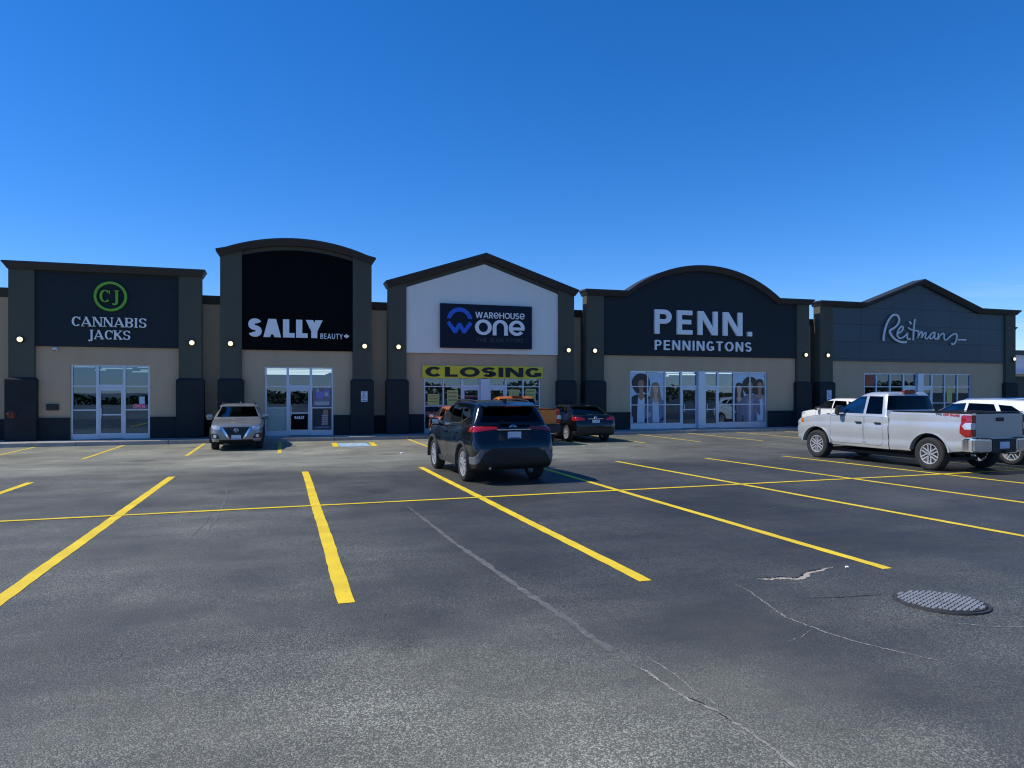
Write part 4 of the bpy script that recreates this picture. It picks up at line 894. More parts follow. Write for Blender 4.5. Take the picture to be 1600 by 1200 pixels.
def wheel(car, x, y, R, w, style, rimR, side):
    """side: -1 left, +1 right; outer face points away from the car"""
    s = side
    h = MB().lathe([(-.02*s, .0), (-.02*s, rimR*.62), (.02*s, rimR*.62), (.02*s, 0)], 28, 'x', (x-.02*s, y, R)).build('wheel', M_DISC, car, 30)
    hw = w/2; P = [(-hw*.80, rimR*.97), (-hw, R*.80), (-hw*.97, R*.93), (-hw*.80, R*.985), (-hw*.45, R), (hw*.45, R), (hw*.80, R*.985), (hw*.97, R*.93), (hw, R*.80), (hw*.80, rimR*.97)]
    MB().lathe([(t, r) for t, r in P], 44, 'x', (x, y, R), closed=True).build('tyre', M_TYRE, h, 50)
    o = hw*.80*s; m = MB()
    m.lathe([(o*.98, rimR), (o*1.06, rimR*.99), (o*1.04, rimR*.92), (o*.3, rimR*.88), (-o*.8, rimR*.90), (-o*.9, rimR*.98)], 40, 'x', (x, y, R), closed=True)
    n, kind = style
    for i in range(n):
        a = 2*pi*i/n+pi/2
        def pt(r, off): return (y+r*cos(a)-off*sin(a), R+r*sin(a)+off*cos(a))
        offs = (0,) if kind == 'single' else (-.5, .5)
        for q in offs:
            if kind == 'single': pl = [pt(rimR*.12, -rimR*.13), pt(rimR*.95, -rimR*.10), pt(rimR*.95, rimR*.10), pt(rimR*.12, rimR*.13)]
            elif kind == 'y': pl = [pt(rimR*.18, q*rimR*.10-rimR*.05), pt(rimR*.95, q*rimR*.56-rimR*.07), pt(rimR*.95, q*rimR*.56+rimR*.07), pt(rimR*.18, q*rimR*.10+rimR*.05)]
            else: pl = [pt(rimR*.18, q*rimR*.24-rimR*.055), pt(rimR*.95, q*rimR*.32-rimR*.05), pt(rimR*.95, q*rimR*.32+rimR*.05), pt(rimR*.18, q*rimR*.24+rimR*.055)]
            m.prism(pl, x+o*(.72 if q >= 0 else .725), x+o*(.95 if q >= 0 else .955), 'x')
    m.lathe([(o*.6, rimR*.20), (o*.98, rimR*.19), (o*1.02, rimR*.14), (o*1.02, 0)], 20, 'x', (x, y, R))
    m.build('rim', M_RIM if True else None, h, 35)
    m = MB()
    for i in range(5): m.lathe([(o*.98, .014), (o*1.03, .012), (o*1.03, 0)], 8, 'x', (x, y+rimR*.12*cos(2*pi*i/5), R+rimR*.12*sin(2*pi*i/5)))
    m.build('lug_nuts', M_RIMD, h)
def seats(car, ys, z, w_):
    for y in ys:
        for s in (-1, 1):
            m = MB(); X = s*w_
            m.box(X-.24, X+.24, y-.22, y+.28, z, z+.22); m.build('seat', M_SEAT, car, bevel=.05)
            MB().prism([(y-.22, z+.15), (y-.10, z+.15), (y-.22, z+.72), (y-.32, z+.72)], X-.23, X+.23, 'x').build('seat_back', M_SEAT, car, bevel=.04)
            MB().box(X-.13, X+.13, y-.37, y-.27, z+.74, z+.92).build('headrest', M_SEAT, car, bevel=.04)
def vehicle(name, label, cat, loc, rz, sp, pm, group=None):
    """one car: body, doors, glass, lamps, wheels; local +y is forward"""
    t = thing(name, label, cat, loc, rz, group)
    kx, ky, kz = sp.get('scale', (1, 1, 1))
    K3 = lambda ks: [(a*ky, b*kx, c*kz, d*kz) for a, b, c, d in ks]
    yz = lambda p: [(a*ky, b*kz) for a, b in p]; xz = lambda p: [(a*kx, b*kz) for a, b in p]
    keys = K3(sp['lower']); lv = [(z*kz, w*kx, yr*ky, yf*ky) for z, w, yr, yf in sp['house']]
    rc = sp.get('roofcurve')
    low = me_of(loft(keys, sp.get('prof', PROF_CAR), sp.get('crown', .03), sp.get('n', 44), [e*ky for e in sp.get('extra', ())]), pm)
    hs_ = me_of(house(lv, 0, rc, *sp.get('bow', (.10, .05))), pm)
    cav_lv = [(sp['cav_floor']*kz, lv[0][1]-.02, lv[0][2]+.1, lv[0][3])]+lv[:]; cav_lv[-1] = (lv[-1][0]-.05, lv[-1][1], lv[-1][2], lv[-1][3])
    cav_lv[-2] = (lv[-2][0]-.05, *lv[-2][1:])
    cav = me_of(house(cav_lv, .05, rc, *sp.get('bow', (.10, .05))), M_TRIM)
    outer = bop(low, hs_, 'UNION'); shell = bop(hs_, cav, 'DIFFERENCE')
    body = bop(outer, cav, 'DIFFERENCE')
    R, xo, yfa, yra = sp['R']*kz, sp['track']*kx, sp['axle'][0]*ky, sp['axle'][1]*ky; ar = sp['arch']*kz
    cut = MB()
    for y in (yfa, yra):
        for s in (-1, 1):
            cut.prism(ellipse(y, R, ar*sp.get('archw', 1), ar, 36), s*(xo-.32), s*1.4, 'x')
    body = bop(body, me_of(cut, M_TRIM), 'DIFFERENCE')
    for b in sp.get('cuts', ()): body = bop(body, me_of(MB().box(b[0]*kx, b[1]*kx, b[2]*ky, b[3]*ky, b[4]*kz, b[5]*kz), M_TRIM), 'DIFFERENCE')
    wcut = [(MB().prism(yz(p), -1.5, 1.5, 'x'), 'window', sp.get('side_glass', M_CARG) if i < sp.get('clear', 1) else sp.get('rear_glass', M_CARGD)) for i, p in enumerate(sp['side_win'])]
    ws, rw = sp['windshield'], sp['rear_win']
    wcut.append((MB().prism(xz(ws[0]), ws[1]*ky, ws[2]*ky), 'windshield', M_CARG)); wcut.append((MB().prism(xz(rw[0]), rw[1]*ky, rw[2]*ky), 'rear_window', sp.get('rear_glass', M_CARGD)))
    for mb, nm, gm in wcut:
        c = me_of(mb, M_TRIM); body = bop(body, c, 'DIFFERENCE'); pn = bop(shell, c, 'INTERSECT')
        for isl in islands(pn):
            # thin the slab and sit it a few mm behind the outer skin
            puff(isl, -.004); smooth(isl, 30); link(nm, isl, gm, t)
    wmax = max(k[1] for k in keys)
    for nm, y0, y1, z0, z1 in sp['doors']:
        for s in (-1, 1):
            bx = lambda e: MB().prism([(y0*ky+e, z0*kz+.10+e), (y0*ky+.06+e, z0*kz+e), (y1*ky-.06-e, z0*kz+e), (y1*ky-e, z0*kz+.10+e), (y1*ky-e, z1*kz-e), (y0*ky+e, z1*kz-e)], s*(wmax-.13), s*1.4, 'x')
            d = bop(body, me_of(bx(.007), pm), 'INTERSECT'); body = bop(body, me_of(bx(0), M_TRIM), 'DIFFERENCE')
            smooth(d, 35); dm = d
            dm.materials.clear(); dm.materials.append(pm); dd = link(nm, dm, None, t)
            hx = sp['hx']*kx; hy = (y0+.16)*ky; hz = (z1-sp.get('hdrop', .14))*kz
            MB().box(-.015, .03, -.10, .10, -.018, .018).build('door_handle', sp.get('handle_mat', pm), dd, bevel=.008, loc=None)
            h = [c for c in dd.children][-1]; h.location = (s*hx-(.0075 if s > 0 else .0075), hy, hz)
    if 'split' in sp:
        y = sp['split']*ky; a = me_of(MB().box(-2, 2, -4, y-.012, -1, 4), M_TRIM); b = me_of(MB().box(-2, 2, y+.012, 4, -1, 4), M_TRIM)
        bed = bop(body, a, 'INTERSECT'); body = bop(body, b, 'INTERSECT'); smooth(bed, 35); link('cargo_bed', bed, None, t)
    smooth(body, 35); link('body', body, None, t)
    for (nm, m, polys, rng, ax, d) in sp.get('patches', ()):
        f = xz if ax == 'y' else yz; k = ky if ax == 'y' else kx
        patch(outer, [f(p) for p in polys], (rng[0]*k, rng[1]*k), ax, nm, m or pm, t, d)
    if sp.get('flare'):
        for y in (yfa, yra):
            for s in (-1, 1):
                o_, i_ = arc(y, R, (ar+sp['flare'])*sp.get('archw', 1), ar+sp['flare'], sp.get('fl0', -10), 180-sp.get('fl0', -10), 30), arc(y, R, ar*sp.get('archw', 1)-.004, ar-.004, sp.get('fl0', -10), 180-sp.get('fl0', -10), 30); m = MB(); xx = sp.get('flarex', wmax)
                for i in range(30): m.prism([o_[i], i_[i], i_[i+1], o_[i+1]], s*(xx-.14), s*(xx+.012), 'x')
                m.build('wheel_arch_trim', sp.get('flare_mat', M_CLAD), t, 40)
    wls = MB()
    for y in (yfa, yra):
        for s in (-1, 1): wheel(t, s*(xo-sp['tw']/2), y, R, sp['tw'], sp['rim'], sp['rimR']*kz, s)
    seats(t, [y*ky for y in sp['seats'][0]], sp['seats'][1]*kz, .38*kx)
    # steering wheel and dash
    sy_ = sp['dash']*ky; MB().prism([(sy_-.15, sp['belt']*kz-.35), (sy_+.45, sp['belt']*kz-.35), (sy_+.45, sp['belt']*kz+.0), (sy_+.05, sp['belt']*kz+.0), (sy_-.15, sp['belt']*kz-.10)], -.66*kx, .66*kx, 'x').build('dashboard', M_TRIM, t, bevel=.03)
    rg = [( -.38*kx+.18*cos(a), sy_-.22+.06*sin(a), sp['belt']*kz-.08+.17*sin(a)) for a in [2*pi*i/20 for i in range(21)]]
    MB().tube(rg, .014, 6, False).build('steering_wheel', M_TRIM, t, 60)
    for s in (-1, 1):
        mx_, my_, mz_ = sp['mirror']; X = s*mx_*kx
        m = MB(); m.prism([(my_*ky-.07, mz_*kz-.02), (my_*ky+.05, mz_*kz-.03), (my_*ky+.10, mz_*kz+.05), (my_*ky+.05, mz_*kz+sp.get('mh', .16)), (my_*ky-.07, mz_*kz+sp.get('mh', .16)-.02)], X, X+s*sp.get('mw', .20), 'x')
        mo = m.build('side_mirror', sp.get('mirror_mat', pm), t, bevel=.025)
        MB().box(X+s*.02 if s > 0 else X+s*(sp.get('mw', .2)-.02), X+s*(sp.get('mw', .2)-.02) if s > 0 else X+s*.02, my_*ky-.076, my_*ky-.072, mz_*kz+.01, mz_*kz+sp.get('mh', .16)-.035).build('mirror_glass', M_CHROME, mo)
        MB().box(min(X-s*.12, X+s*.03), max(X-s*.12, X+s*.03), my_*ky-.03, my_*ky+.05, mz_*kz-.03, mz_*kz+.02).build('mirror_arm', M_TRIM, mo)
    MB().box(-.60*kx, .60*kx, yra-.1, yfa+.1, .22*kz, .30*kz).build('underbody', M_TRIM, t)
    m = MB()
    for y in (yfa, yra): m.tube([(-xo+.2, y, R), (xo-.2, y, R)], .05, 8)
    if sp.get('rear_diff'): m.lathe([(-.14, .05), (-.08, .15), (.08, .15), (.14, .05)], 14, 'x', (0, yra, R))
    m.build('axle', M_TRIM, t)
    def plate(y, z, w_=.30, h_=.15, ry=-1):
        p = MB().box(-w_/2, w_/2, y-.006, y+.006, z-h_/2, z+h_/2).build('licence_plate', M_PLATE, t)
        e = y+ry*.0075; MB().box(-w_*.42, w_*.42, min(e, e-ry*.003), max(e, e-ry*.003), z-h_*.42, z-h_*.30).build('plate_band', M_PLATEB, p)
        return p
    for a in sp.get('plates', ()): plate(a[0]*ky, a[1]*kz, ry=-1 if a[0] < 0 else 1)
    return t
def chrome_ring(t, y, z, rx, rz_, m=M_CHROME, nm='emblem'):
    mb = MB(); mb.tube([(rx*cos(a), y, z+rz_*sin(a)) for a in [2*pi*i/24 for i in range(25)]], .008, 6, False); mb.tube([(rx*.4*cos(a), y, z+rz_*.9*sin(a)) for a in [2*pi*i/20 for i in range(21)]], .006, 6, False)
    mb.tube([(rx*.75*cos(a), y, z+rz_*.42+rz_*.42*sin(a)) for a in [2*pi*i/20 for i in range(21)]], .006, 6, False); return mb.build(nm, m, t, 60)
PB = lambda n_, c_, me_=.4, r_=.32: paint(n_, c_, me_, r_)

# ---- black crossover in the middle of the lot, seen from behind
CROSS = dict(
    lower=[(-2.28, .80, .45, .80), (-2.23, .87, .38, .90), (-2.14, .90, .33, 1.13), (-2.0, .915, .30, 1.19), (-1.3, .932, .27, 1.20), (-.3, .905, .25, 1.17), (.5, .905, .25, 1.145), (1.3, .928, .27, 1.12), (1.8, .905, .29, 1.06), (2.1, .85, .33, .99), (2.26, .72, .38, .90), (2.33, .56, .45, .80)],
    house=[(1.00, .875, -2.06, 1.52), (1.16, .86, -2.09, 1.28), (1.36, .795, -2.00, .93), (1.56, .705, -1.88, .56), (1.635, .665, -1.84, .40), (1.68, .58, -1.74, .22), (1.695, .43, -1.5, 0)], roofcurve=lambda y: -.030*max(0, (-y-.9))**1.2 if y < -.9 else 0,
    cav_floor=.55, R=.355, track=.90, tw=.235, axle=(1.345, -1.345), arch=.425, rimR=.245, rim=(5, 'double'), belt=1.10, side_glass=M_CARG, clear=1,
    side_win=[[(.98, 1.205), (.47, 1.55), (.0, 1.58), (.0, 1.20)], [(-.07, 1.205), (-.07, 1.58), (-.78, 1.56), (-1.0, 1.235)], [(-1.09, 1.26), (-.90, 1.55), (-1.26, 1.52), (-1.56, 1.36)]],
    windshield=([(-.74, 1.20), (.74, 1.20), (.59, 1.585), (-.59, 1.585)], .3, 1.7), rear_win=([(-.69, 1.255), (.69, 1.255), (.55, 1.54), (-.55, 1.54)], -2.5, -1.75),
    doors=[('front_door', .02, 1.02, .38, 1.12), ('rear_door', -1.02, .0, .38, 1.14)], hx=.905, seats=([.15, -.85], .48), dash=.85, mirror=(.90, .80, 1.12), mirror_mat=None,
    flare=.055, flare_mat=M_CLAD, plates=[(-2.225, 1.0)], rear_diff=True,
    patches=[('tail_light', M_REDL, [[(.36, 1.125), (.66, 1.10), (.97, 1.06), (.97, 1.15), (.80, 1.178), (.36, 1.165)], mir([(.36, 1.125), (.66, 1.10), (.97, 1.06), (.97, 1.15), (.80, 1.178), (.36, 1.165)])], (-2.5, -1.82), 'y', .010),
             ('lower_bumper', M_TRIM, [[(-.95, .2), (.95, .2), (.95, .52), (.74, .60), (.52, .74), (-.52, .74), (-.74, .60), (-.95, .52)]], (-2.5, -1.86), 'y', .006),
             ('reflector', M_REDL, [[(.70, .640), (.82, .625), (.82, .640), (.70, .655)], mir([(.70, .640), (.82, .625), (.82, .640), (.70, .655)])], (-2.5, -2.0), 'y', .012),
             ('plate_recess', M_TRIM, [[(-.34, .78), (.34, .78), (.30, .985), (-.30, .985)]], (-2.5, -2.05), 'y', .004),
             ('sill_cladding', M_CLAD, [[(-.94, .2), (.94, .2), (.94, .40), (-.94, .40)]], (-1.5, 1.5), 'x', .006),
             ('headlight', M_CLRL, [[(.42, .84), (.90, .90), (.93, .99), (.45, .93)], mir([(.42, .84), (.90, .90), (.93, .99), (.45, .93)])], (1.75, 2.5), 'y', .006),
             ('grille', M_TRIM, [[(-.50, .50), (.50, .50), (.60, .80), (.45, .90), (-.45, .90), (-.60, .80)]], (1.9, 2.5), 'y', .005)])
CROSS['patches'][3] = ('plate_recess', M_TRIM, [[(-.36, .90), (.36, .90), (.32, 1.09), (-.32, 1.09)]], (-2.5, -2.05), 'y', .004)
CROSS['patches'].append(('bumper_accent', M_CLADL, [[(.95, .40), (.82, .45), (.66, .70), (.73, .73), (.88, .56), (.95, .53)], mir([(.95, .40), (.82, .45), (.66, .70), (.73, .73), (.88, .56), (.95, .53)])], (-2.5, -1.9), 'y', .012))
PBLK = mat('black_paint', (.0026, .0036, .0056), .17, 0.0, spec=.4, coat=.5)
def crossover(name, label, loc, rz, pm, mods=None, rails=True, cat='SUV', group=None):
    sp = dict(CROSS); sp.update(mods or {}); sp['patches'] = list(sp['patches'])
    t = vehicle(name, label, cat, loc, rz, sp, pm, group); kx, ky, kz = sp.get('scale', (1, 1, 1))
    S_ = lambda x, y, z: (x*kx, y*ky, z*kz)
    MB().add([S_(*p) for p in [(-.60, -1.72, 1.665), (.60, -1.72, 1.665), (.56, -2.10, 1.60), (-.56, -2.10, 1.60), (-.62, -1.78, 1.60), (.62, -1.78, 1.60), (.58, -2.09, 1.57), (-.58, -2.09, 1.57)]], [(0, 1, 2, 3), (7, 6, 5, 4), (0, 4, 5, 1), (1, 5, 6, 2), (2, 6, 7, 3), (3, 7, 4, 0)]).build('roof_spoiler', pm, t, bevel=.012)
    MB().box(-.18*kx, .18*kx, -2.106*ky, -2.095*ky, 1.578*kz, 1.595*kz).build('brake_light', M_REDL, t)
    MB().box(-.38*kx, .38*kx, -2.22*ky, -2.14*ky, 1.105*kz, 1.125*kz).build('tailgate_trim_bar', M_CHROME, t, bevel=.006)
    chrome_ring(t, -2.135*ky, 1.165*kz, .07, .045)
    MB().tube([S_(.02, -2.10, 1.245), S_(-.30, -2.10, 1.285)], .010, 6).build('rear_wiper', M_TRIM, t)
    MB().prism([(-1.66*ky, 1.66*kz), (-1.44*ky, 1.675*kz), (-1.56*ky, 1.735*kz), (-1.64*ky, 1.735*kz)], -.02, .02, 'x').build('antenna_fin', pm, t)
    if rails:
        for s in (-1, 1): MB().tube([S_(s*.59, .16, 1.66), S_(s*.595, .03, 1.70), S_(s*.60, -.8, 1.715), S_(s*.59, -1.45, 1.69), S_(s*.58, -1.60, 1.64)], .018, 8).build('roof_rail', sp.get('rail_mat', M_TRIM), t, 50)
    for s in (-1, 1): MB().tube([S_(s*.866, .98, 1.193), S_(s*.868, -.05, 1.188), S_(s*.862, -1.05, 1.222), S_(s*.835, -1.56, 1.342)], .009, 6).build('window_trim', M_CHROME, t, 60)
    ex = MB()
    ex.tube([S_(-.55, -2.1, .36), S_(-.55, -2.26, .345)], .03, 10); ex.build('exhaust_pipe', M_CHROME, t, 40)
    return t
crossover('parked_crossover', 'black crossover parked between yellow lines in the middle of the lot, rear towards the viewer', (4.60, 16.32, 0), radians(1.6), PBLK, dict(mirror_mat=PBLK, rail_mat=M_TRIM, scale=(1.0, 1.0, 1.032), R=.368, arch=.435, rimR=.262))

# ---- pale grey crossover backed in at the left, facing the viewer
PGRY = PB('warm_grey_paint', (.225, .238, .232), .25, .30)
CLOSED = dict(CROSS)
KPATCH = [('grille', M_TRIM, [[(-.20, .44), (.20, .44), (.46, .86), (-.46, .86)]], (1.7, 2.6), 'y', .006),
          ('grille_trim', M_CHROME, [[(.24, .47), (.285, .47), (.52, .84), (.46, .84)], mir([(.24, .47), (.285, .47), (.52, .84), (.46, .84)])], (1.7, 2.6), 'y', .016),
          ('headlight', M_CLRL, [[(.54, .80), (.62, .77), (.95, .86), (.95, .935), (.55, .875)], mir([(.54, .80), (.62, .77), (.95, .86), (.95, .935), (.55, .875)])], (1.62, 2.6), 'y', .008),
          ('fog_light_recess', M_TRIM, [[(.55, .46), (.88, .46), (.90, .64), (.66, .62)], mir([(.55, .46), (.88, .46), (.90, .64), (.66, .62)])], (1.6, 2.6), 'y', .005),
          ('fog_light', M_CLRL, [ellipse(.72, .54, .05, .05, 14), ellipse(-.72, .54, .05, .05, 14)], (1.9, 2.6), 'y', .012),
          ('lower_intake', M_TRIM, [[(-.62, .28), (.62, .28), (.56, .41), (-.56, .41)]], (1.6, 2.6), 'y', .005),
          ('tail_light', M_REDL, [[(.45, 1.0), (.97, .95), (.97, 1.06), (.45, 1.06)], mir([(.45, 1.0), (.97, .95), (.97, 1.06), (.45, 1.06)])], (-2.5, -1.82), 'y', .010),
          ('sill_cladding', M_TRIM, [[(-.94, .2), (.94, .2), (.94, .38), (-.94, .38)]], (-1.5, 1.5), 'x', .006)]
LOWK = [k for k in CROSS['lower'] if k[0] < 1.7]+[(1.8, .905, .29, 1.045), (2.08, .87, .31, .985), (2.24, .80, .33, .93), (2.31, .70, .37, .86), (2.34, .60, .42, .78)]
t = crossover('parked_crossover', 'pale grey crossover backed in before the tall black fronted shop, facing the viewer', (-1.46, 27.05, 0), pi+radians(.8), PGRY, dict(lower=LOWK, scale=(.905, .935, .905), patches=KPATCH, plates=[(2.375, .50)], flare_mat=M_TRIM, mirror_mat=PGRY))
chrome_ring(t, 2.345*.935+.03, .745*.905, .07, .06)
m = MB()
for i in range(5): m.tube([(-(.24+.045*i)*.905, 2.33*.935+.012-.02*i*.2, (.50+.075*i)*.905), ((.24+.045*i)*.905, 2.33*.935+.012-.02*i*.2, (.50+.075*i)*.905)], .008, 6)
m.build('grille_bar', M_CLAD, t)
for s in (-1, 1): MB().tube([(s*.10, 1.34*.935, 1.09*.905), (s*.10+.48*(-1 if s > 0 else -1)*-1*.9, 1.17*.935, 1.20*.905)], .009, 6).build('wiper', M_TRIM, t)
# ---- white crossovers: one beside the pickup, one farther back
PWHT = PB('pearl_white_paint', (.74, .73, .70), .0, .3)
crossover('parked_crossover', 'white crossover largely hidden behind the silver pickup tailgate, roof arching over dark windows', (19.30, 15.12, 0), radians(2), PWHT, dict(scale=(1.0, 1.03, 1.03), flare=None, mirror_mat=PWHT, rail_mat=M_CHROME))
crossover('parked_crossover', 'white crossover nosed in before the shops, showing over the silver pickup hood', (25.45, 26.85, 0), radians(0), PWHT, dict(scale=(.98, .98, .97), flare=None, mirror_mat=M_TRIM), rails=False)
# ---- orange hatchback, mostly hidden left of the black crossover
PORG = PB('orange_paint', (.62, .15, .008), .1, .3)
crossover('parked_hatchback', 'orange hatchback almost wholly hidden behind the left side of the black crossover', (6.60, 26.95, 0), 0, PORG, dict(scale=(.94, .92, .83), mirror_mat=M_TRIM, flare=None), rails=False, cat='car')
# ---- dark sedan
SEDAN = dict(CROSS, n=48, lower=[(-2.30, .70, .42, .70), (-2.25, .80, .34, .84), (-2.17, .855, .30, 1.00), (-2.02, .875, .26, 1.045), (-1.35, .892, .22, 1.02), (-.3, .88, .19, .97), (.6, .88, .19, .96), (1.35, .892, .22, .96), (1.8, .88, .24, .90), (2.1, .82, .27, .82), (2.27, .70, .32, .72), (2.33, .56, .38, .64)],
    house=[(.85, .84, -1.95, 1.50), (.98, .83, -1.88, 1.30), (1.15, .77, -1.55, .92), (1.34, .67, -1.15, .50), (1.39, .63, -1.02, .34), (1.425, .55, -.85, .12), (1.435, .40, -.6, -.1)], roofcurve=None, cav_floor=.45,
    R=.325, track=.875, tw=.215, arch=.375, rimR=.225, axle=(1.35, -1.35), belt=.98,
    side_win=[[(1.02, 1.03), (.42, 1.33), (.0, 1.35), (.0, 1.01)], [(-.07, 1.01), (-.07, 1.35), (-.70, 1.33), (-1.02, 1.04)], [(-1.09, 1.06), (-.80, 1.31), (-1.0, 1.28), (-1.32, 1.11)]],
    windshield=([(-.70, 1.03), (.70, 1.03), (.56, 1.36), (-.56, 1.36)], .3, 1.7), rear_win=([(-.66, 1.07), (.66, 1.07), (.54, 1.35), (-.54, 1.35)], -2.2, -.9),
    doors=[('front_door', .02, 1.02, .32, .95), ('rear_door', -1.02, .0, .32, .95)], hx=.88, seats=([.05, -.90], .36), dash=.80, mirror=(.86, .80, .98), mirror_mat=PBLK, flare=None, plates=[(-2.285, .80)], rim=(5, 'y'),
    patches=[('tail_light', M_REDL, [[(.46, .86), (.92, .84), (.92, .98), (.62, .97), (.46, .92)], mir([(.46, .86), (.92, .84), (.92, .98), (.62, .97), (.46, .92)])], (-2.5, -1.92), 'y', .008),
             ('lower_bumper', M_TRIM, [[(-.90, .2), (.90, .2), (.90, .42), (.6, .50), (-.6, .50), (-.90, .42)]], (-2.5, -1.95), 'y', .005),
             ('headlight', M_CLRL, [[(.42, .68), (.88, .74), (.90, .83), (.45, .77)], mir([(.42, .68), (.88, .74), (.90, .83), (.45, .77)])], (1.75, 2.5), 'y', .006)])
t = vehicle('parked_sedan', 'black sedan parked nose to the kerb between the orange pickup and the arched shop windows', 'sedan', (11.46, 26.95, 0), 0, SEDAN, PBLK)
MB().box(-.32, .32, -2.255, -2.215, .90, .918).build('trunk_trim_bar', M_CHROME, t, bevel=.006); chrome_ring(t, -2.235, .955, .06, .04)
MB().prism([(-.95, 1.43), (-.75, 1.435), (-.86, 1.475), (-.92, 1.475)], -.02, .02, 'x').build('antenna_fin', PBLK, t)
# ---- pickups
PSIL = PB('silver_paint', (.50, .52, .525), .32, .30)
def pickup(name, label, loc, rz, pm, tail_mat, scale=(1, 1, 1), chrome=M_CHROME, decal=True, group=None):
    sp = dict(prof=PROF_TRUCK, n=50, crown=.012, scale=scale, split=-.665, extra=(-.70, -.68, -.65, -.62),
        lower=[(-2.92, .965, .66, 1.40), (-2.86, .985, .58, 1.42), (-2.60, .992, .50, 1.42), (-1.85, 1.015, .45, 1.42), (-1.1, .990, .42, 1.42), (-.9, .990, .42, 1.42), (-.70, .993, .41, 1.42), (-.64, .993, .41, 1.30), (.4, .990, .41, 1.29), (1.25, .995, .42, 1.285), (1.85, 1.01, .44, 1.25), (2.30, .985, .46, 1.19), (2.58, .94, .48, 1.13), (2.74, .87, .50, 1.05), (2.81, .78, .62, .96)],
        house=[(1.12, .94, -.60, 1.78), (1.29, .935, -.60, 1.56), (1.52, .865, -.56, 1.14), (1.77, .785, -.50, .68), (1.86, .745, -.47, .48), (1.915, .66, -.40, .28), (1.93, .5, -.25, .1)], bow=(.12, .03), cav_floor=.72,
        R=.405, track=1.0, tw=.275, axle=(1.85, -1.85), arch=.515, archw=1.04, rimR=.255, rim=(6, 'truck'), belt=1.29,
        side_win=[[(1.27, 1.345), (.60, 1.79), (.20, 1.815), (.20, 1.335)], [(.12, 1.335), (.12, 1.815), (-.33, 1.805), (-.42, 1.335)]], clear=1,
        windshield=([(-.78, 1.36), (.78, 1.36), (.66, 1.815), (-.66, 1.815)], .35, 1.8), rear_win=([(-.86, 1.45), (.86, 1.45), (.735, 1.825), (-.735, 1.825)], -1.2, -.35),
        doors=[('front_door', .16, 1.32, .50, 1.26), ('rear_door', -.48, .14, .50, 1.26)], hx=.99, hdrop=.16, handle_mat=M_TRIM, seats=([.22], .78), dash=.95, mirror=(.93, .92, 1.30), mh=.26, mw=.22, mirror_mat=M_TRIM,
        flare=.032, fl0=8, flare_mat=pm, flarex=1.0, plates=[], rear_diff=True,
        cuts=[(-.80, .80, -2.80, -.78, .86, 2.2)],
        patches=[('tail_light', M_REDL, [[(-2.98, .90), (-2.80, .87), (-2.67, .96), (-2.70, 1.36), (-2.74, 1.375), (-2.98, 1.375)]], (-1.2, -.80), 'x', .010), ('tail_light', M_REDL, [[(-2.98, .90), (-2.80, .87), (-2.67, .96), (-2.70, 1.36), (-2.74, 1.375), (-2.98, 1.375)]], (.80, 1.2), 'x', .010),
                 ('reverse_light', M_CLRL, [[(-2.98, 1.06), (-2.80, 1.06), (-2.74, 1.12), (-2.80, 1.19), (-2.98, 1.19)]], (-1.2, -.82), 'x', .017), ('reverse_light', M_CLRL, [[(-2.98, 1.06), (-2.80, 1.06), (-2.74, 1.12), (-2.80, 1.19), (-2.98, 1.19)]], (.82, 1.2), 'x', .017),
                 ('tailgate', tail_mat, [[(-.785, .86), (.785, .86), (.785, 1.445), (-.785, 1.445)]], (-3.1, -2.86), 'y', .008),
                 ('marker_light', M_AMB, [[(2.40, 1.02), (2.62, 1.00), (2.60, 1.13), (2.42, 1.14)]], (-1.2, -.6), 'x', .006), ('marker_light', M_AMB, [[(2.40, 1.02), (2.62, 1.00), (2.60, 1.13), (2.42, 1.14)]], (.6, 1.2), 'x', .006),
                 ('headlight', M_CLRL, [[(.55, .98), (.92, .98), (.92, 1.14), (.55, 1.12)], mir([(.55, .98), (.92, .98), (.92, 1.14), (.55, 1.12)])], (2.3, 3), 'y', .008),
                 ('grille', M_TRIM, [[(-.52, .72), (.52, .72), (.52, 1.12), (-.52, 1.12)]], (2.3, 3), 'y', .01)])
    t = vehicle(name, label, 'pickup truck', loc, rz, sp, pm, group); kx, ky, kz = scale
    def SC(mb): mb.v = [(x*kx, y*ky, z*kz) for x, y, z in mb.v]; return mb
    # rear bumper: bright corners with a dark stepped middle
    for s in (-1, 1):
        m = MB().prism([(s*.42, -3.06), (s*.80, -3.05), (s*.96, -2.98), (s*1.0, -2.86), (s*1.0, -2.70), (s*.93, -2.72), (s*.42, -2.88)], .53, .835, 'z'); SC(m).build('bumper_corner', chrome, t, bevel=.03)
        SC(MB().box(s*.62-.16, s*.62+.16, -3.05, -2.90, .836, .852)).build('bumper_step_pad', M_TRIM, t)
    SC(MB().box(-.418, .418, -3.04, -2.86, .50, .82)).build('bumper_center', M_TRIM, t, bevel=.02)
    SC(MB().box(-.16, .16, -3.052, -3.041, .60, .76)).build('licence_plate', M_PLATE, t)
    m = MB(); m.box(-.04, .04, -3.10, -2.9, .48, .56); SC(m).build('tow_hitch', M_TRIM, t, bevel=.008)
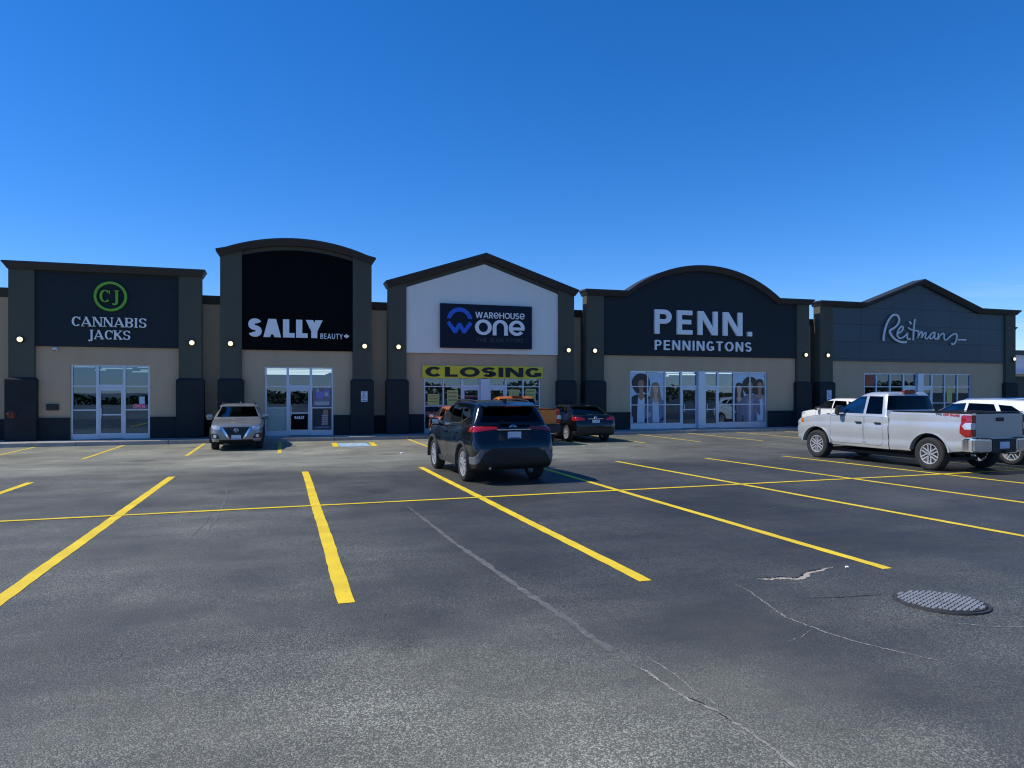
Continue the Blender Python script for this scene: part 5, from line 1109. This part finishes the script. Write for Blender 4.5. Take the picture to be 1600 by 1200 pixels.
    SC(MB().box(-.13, .13, -2.945, -2.925, 1.235, 1.325)).build('tailgate_handle', M_TRIM, t, bevel=.012)
    SC(MB().box(-.74, .74, -2.938, -2.926, .965, .985)).build('tailgate_crease', tail_mat, t, bevel=.004)
    SC(MB().box(-.79, .79, -2.945, -2.79, 1.446, 1.462)).build('tailgate_cap', M_TRIM, t, bevel=.005)
    for s in (-1, 1): SC(MB().box(min(s*.81, s*.955), max(s*.81, s*.955), -2.88, -.74, 1.4335, 1.446)).build('bed_rail_cap', M_TRIM if decal else pm, t, bevel=.004)
    SC(MB().box(-.22, .22, -.50, -.40, 1.895, 1.955)).build('brake_light', M_REDL, t, bevel=.01)
    SC(MB().tube([(.55, -2.1, .5), (.62, -2.5, .46), (.85, -2.75, .45)], .035, 10)).build('exhaust_pipe', M_CHROME, t, 40)
    SC(MB().tube([(-.96, .9, .46), (-.99, .8, .44), (-.99, -.35, .44), (-.96, -.45, .46)], .04, 8)).build('running_board', M_TRIM, t, 40) if not decal else None
    SC(MB().box(-.70, .70, -2.5, 2.2, .44, .56)).build('chassis', M_TRIM, t)
    if decal:
        d1 = MB(); lettering(d1, 'TRD', 0, .17, 0, .065, 0, .003, .22, .2, 1, False, .12); o = d1.build('bedside_lettering', M_CLAD, t); o.location = (-.9795*kx, -2.03*ky, 1.345*kz); o.rotation_euler = (0, 0, -pi/2)
        d2 = MB(); lettering(d2, 'OFF ROAD', .20, .62, 0, .065, 0, .003, .24, .22, 1, False, .10); o = d2.build('bedside_lettering', mat('red_decal', (.42, .02, .02), .5), t); o.location = (-.9795*kx, -2.03*ky, 1.345*kz); o.rotation_euler = (0, 0, -pi/2)
    return t
pickup('pickup_truck', 'silver pickup truck with shade-toned tailgate paint at the right, seen from behind', (16.16, 15.27, 0), radians(2.2), PSIL, PB('shaded_silver_paint', (.40, .385, .36), .3, .42), (1, 1, 1.008))  # tailgate's shade is painted in as a darker silver
pickup('pickup_truck', 'orange pickup truck partly hidden behind the right side of the black crossover', (8.72, 26.5, 0), 0, PORG, PORG, (.95, .92, .915), M_TRIM, False)
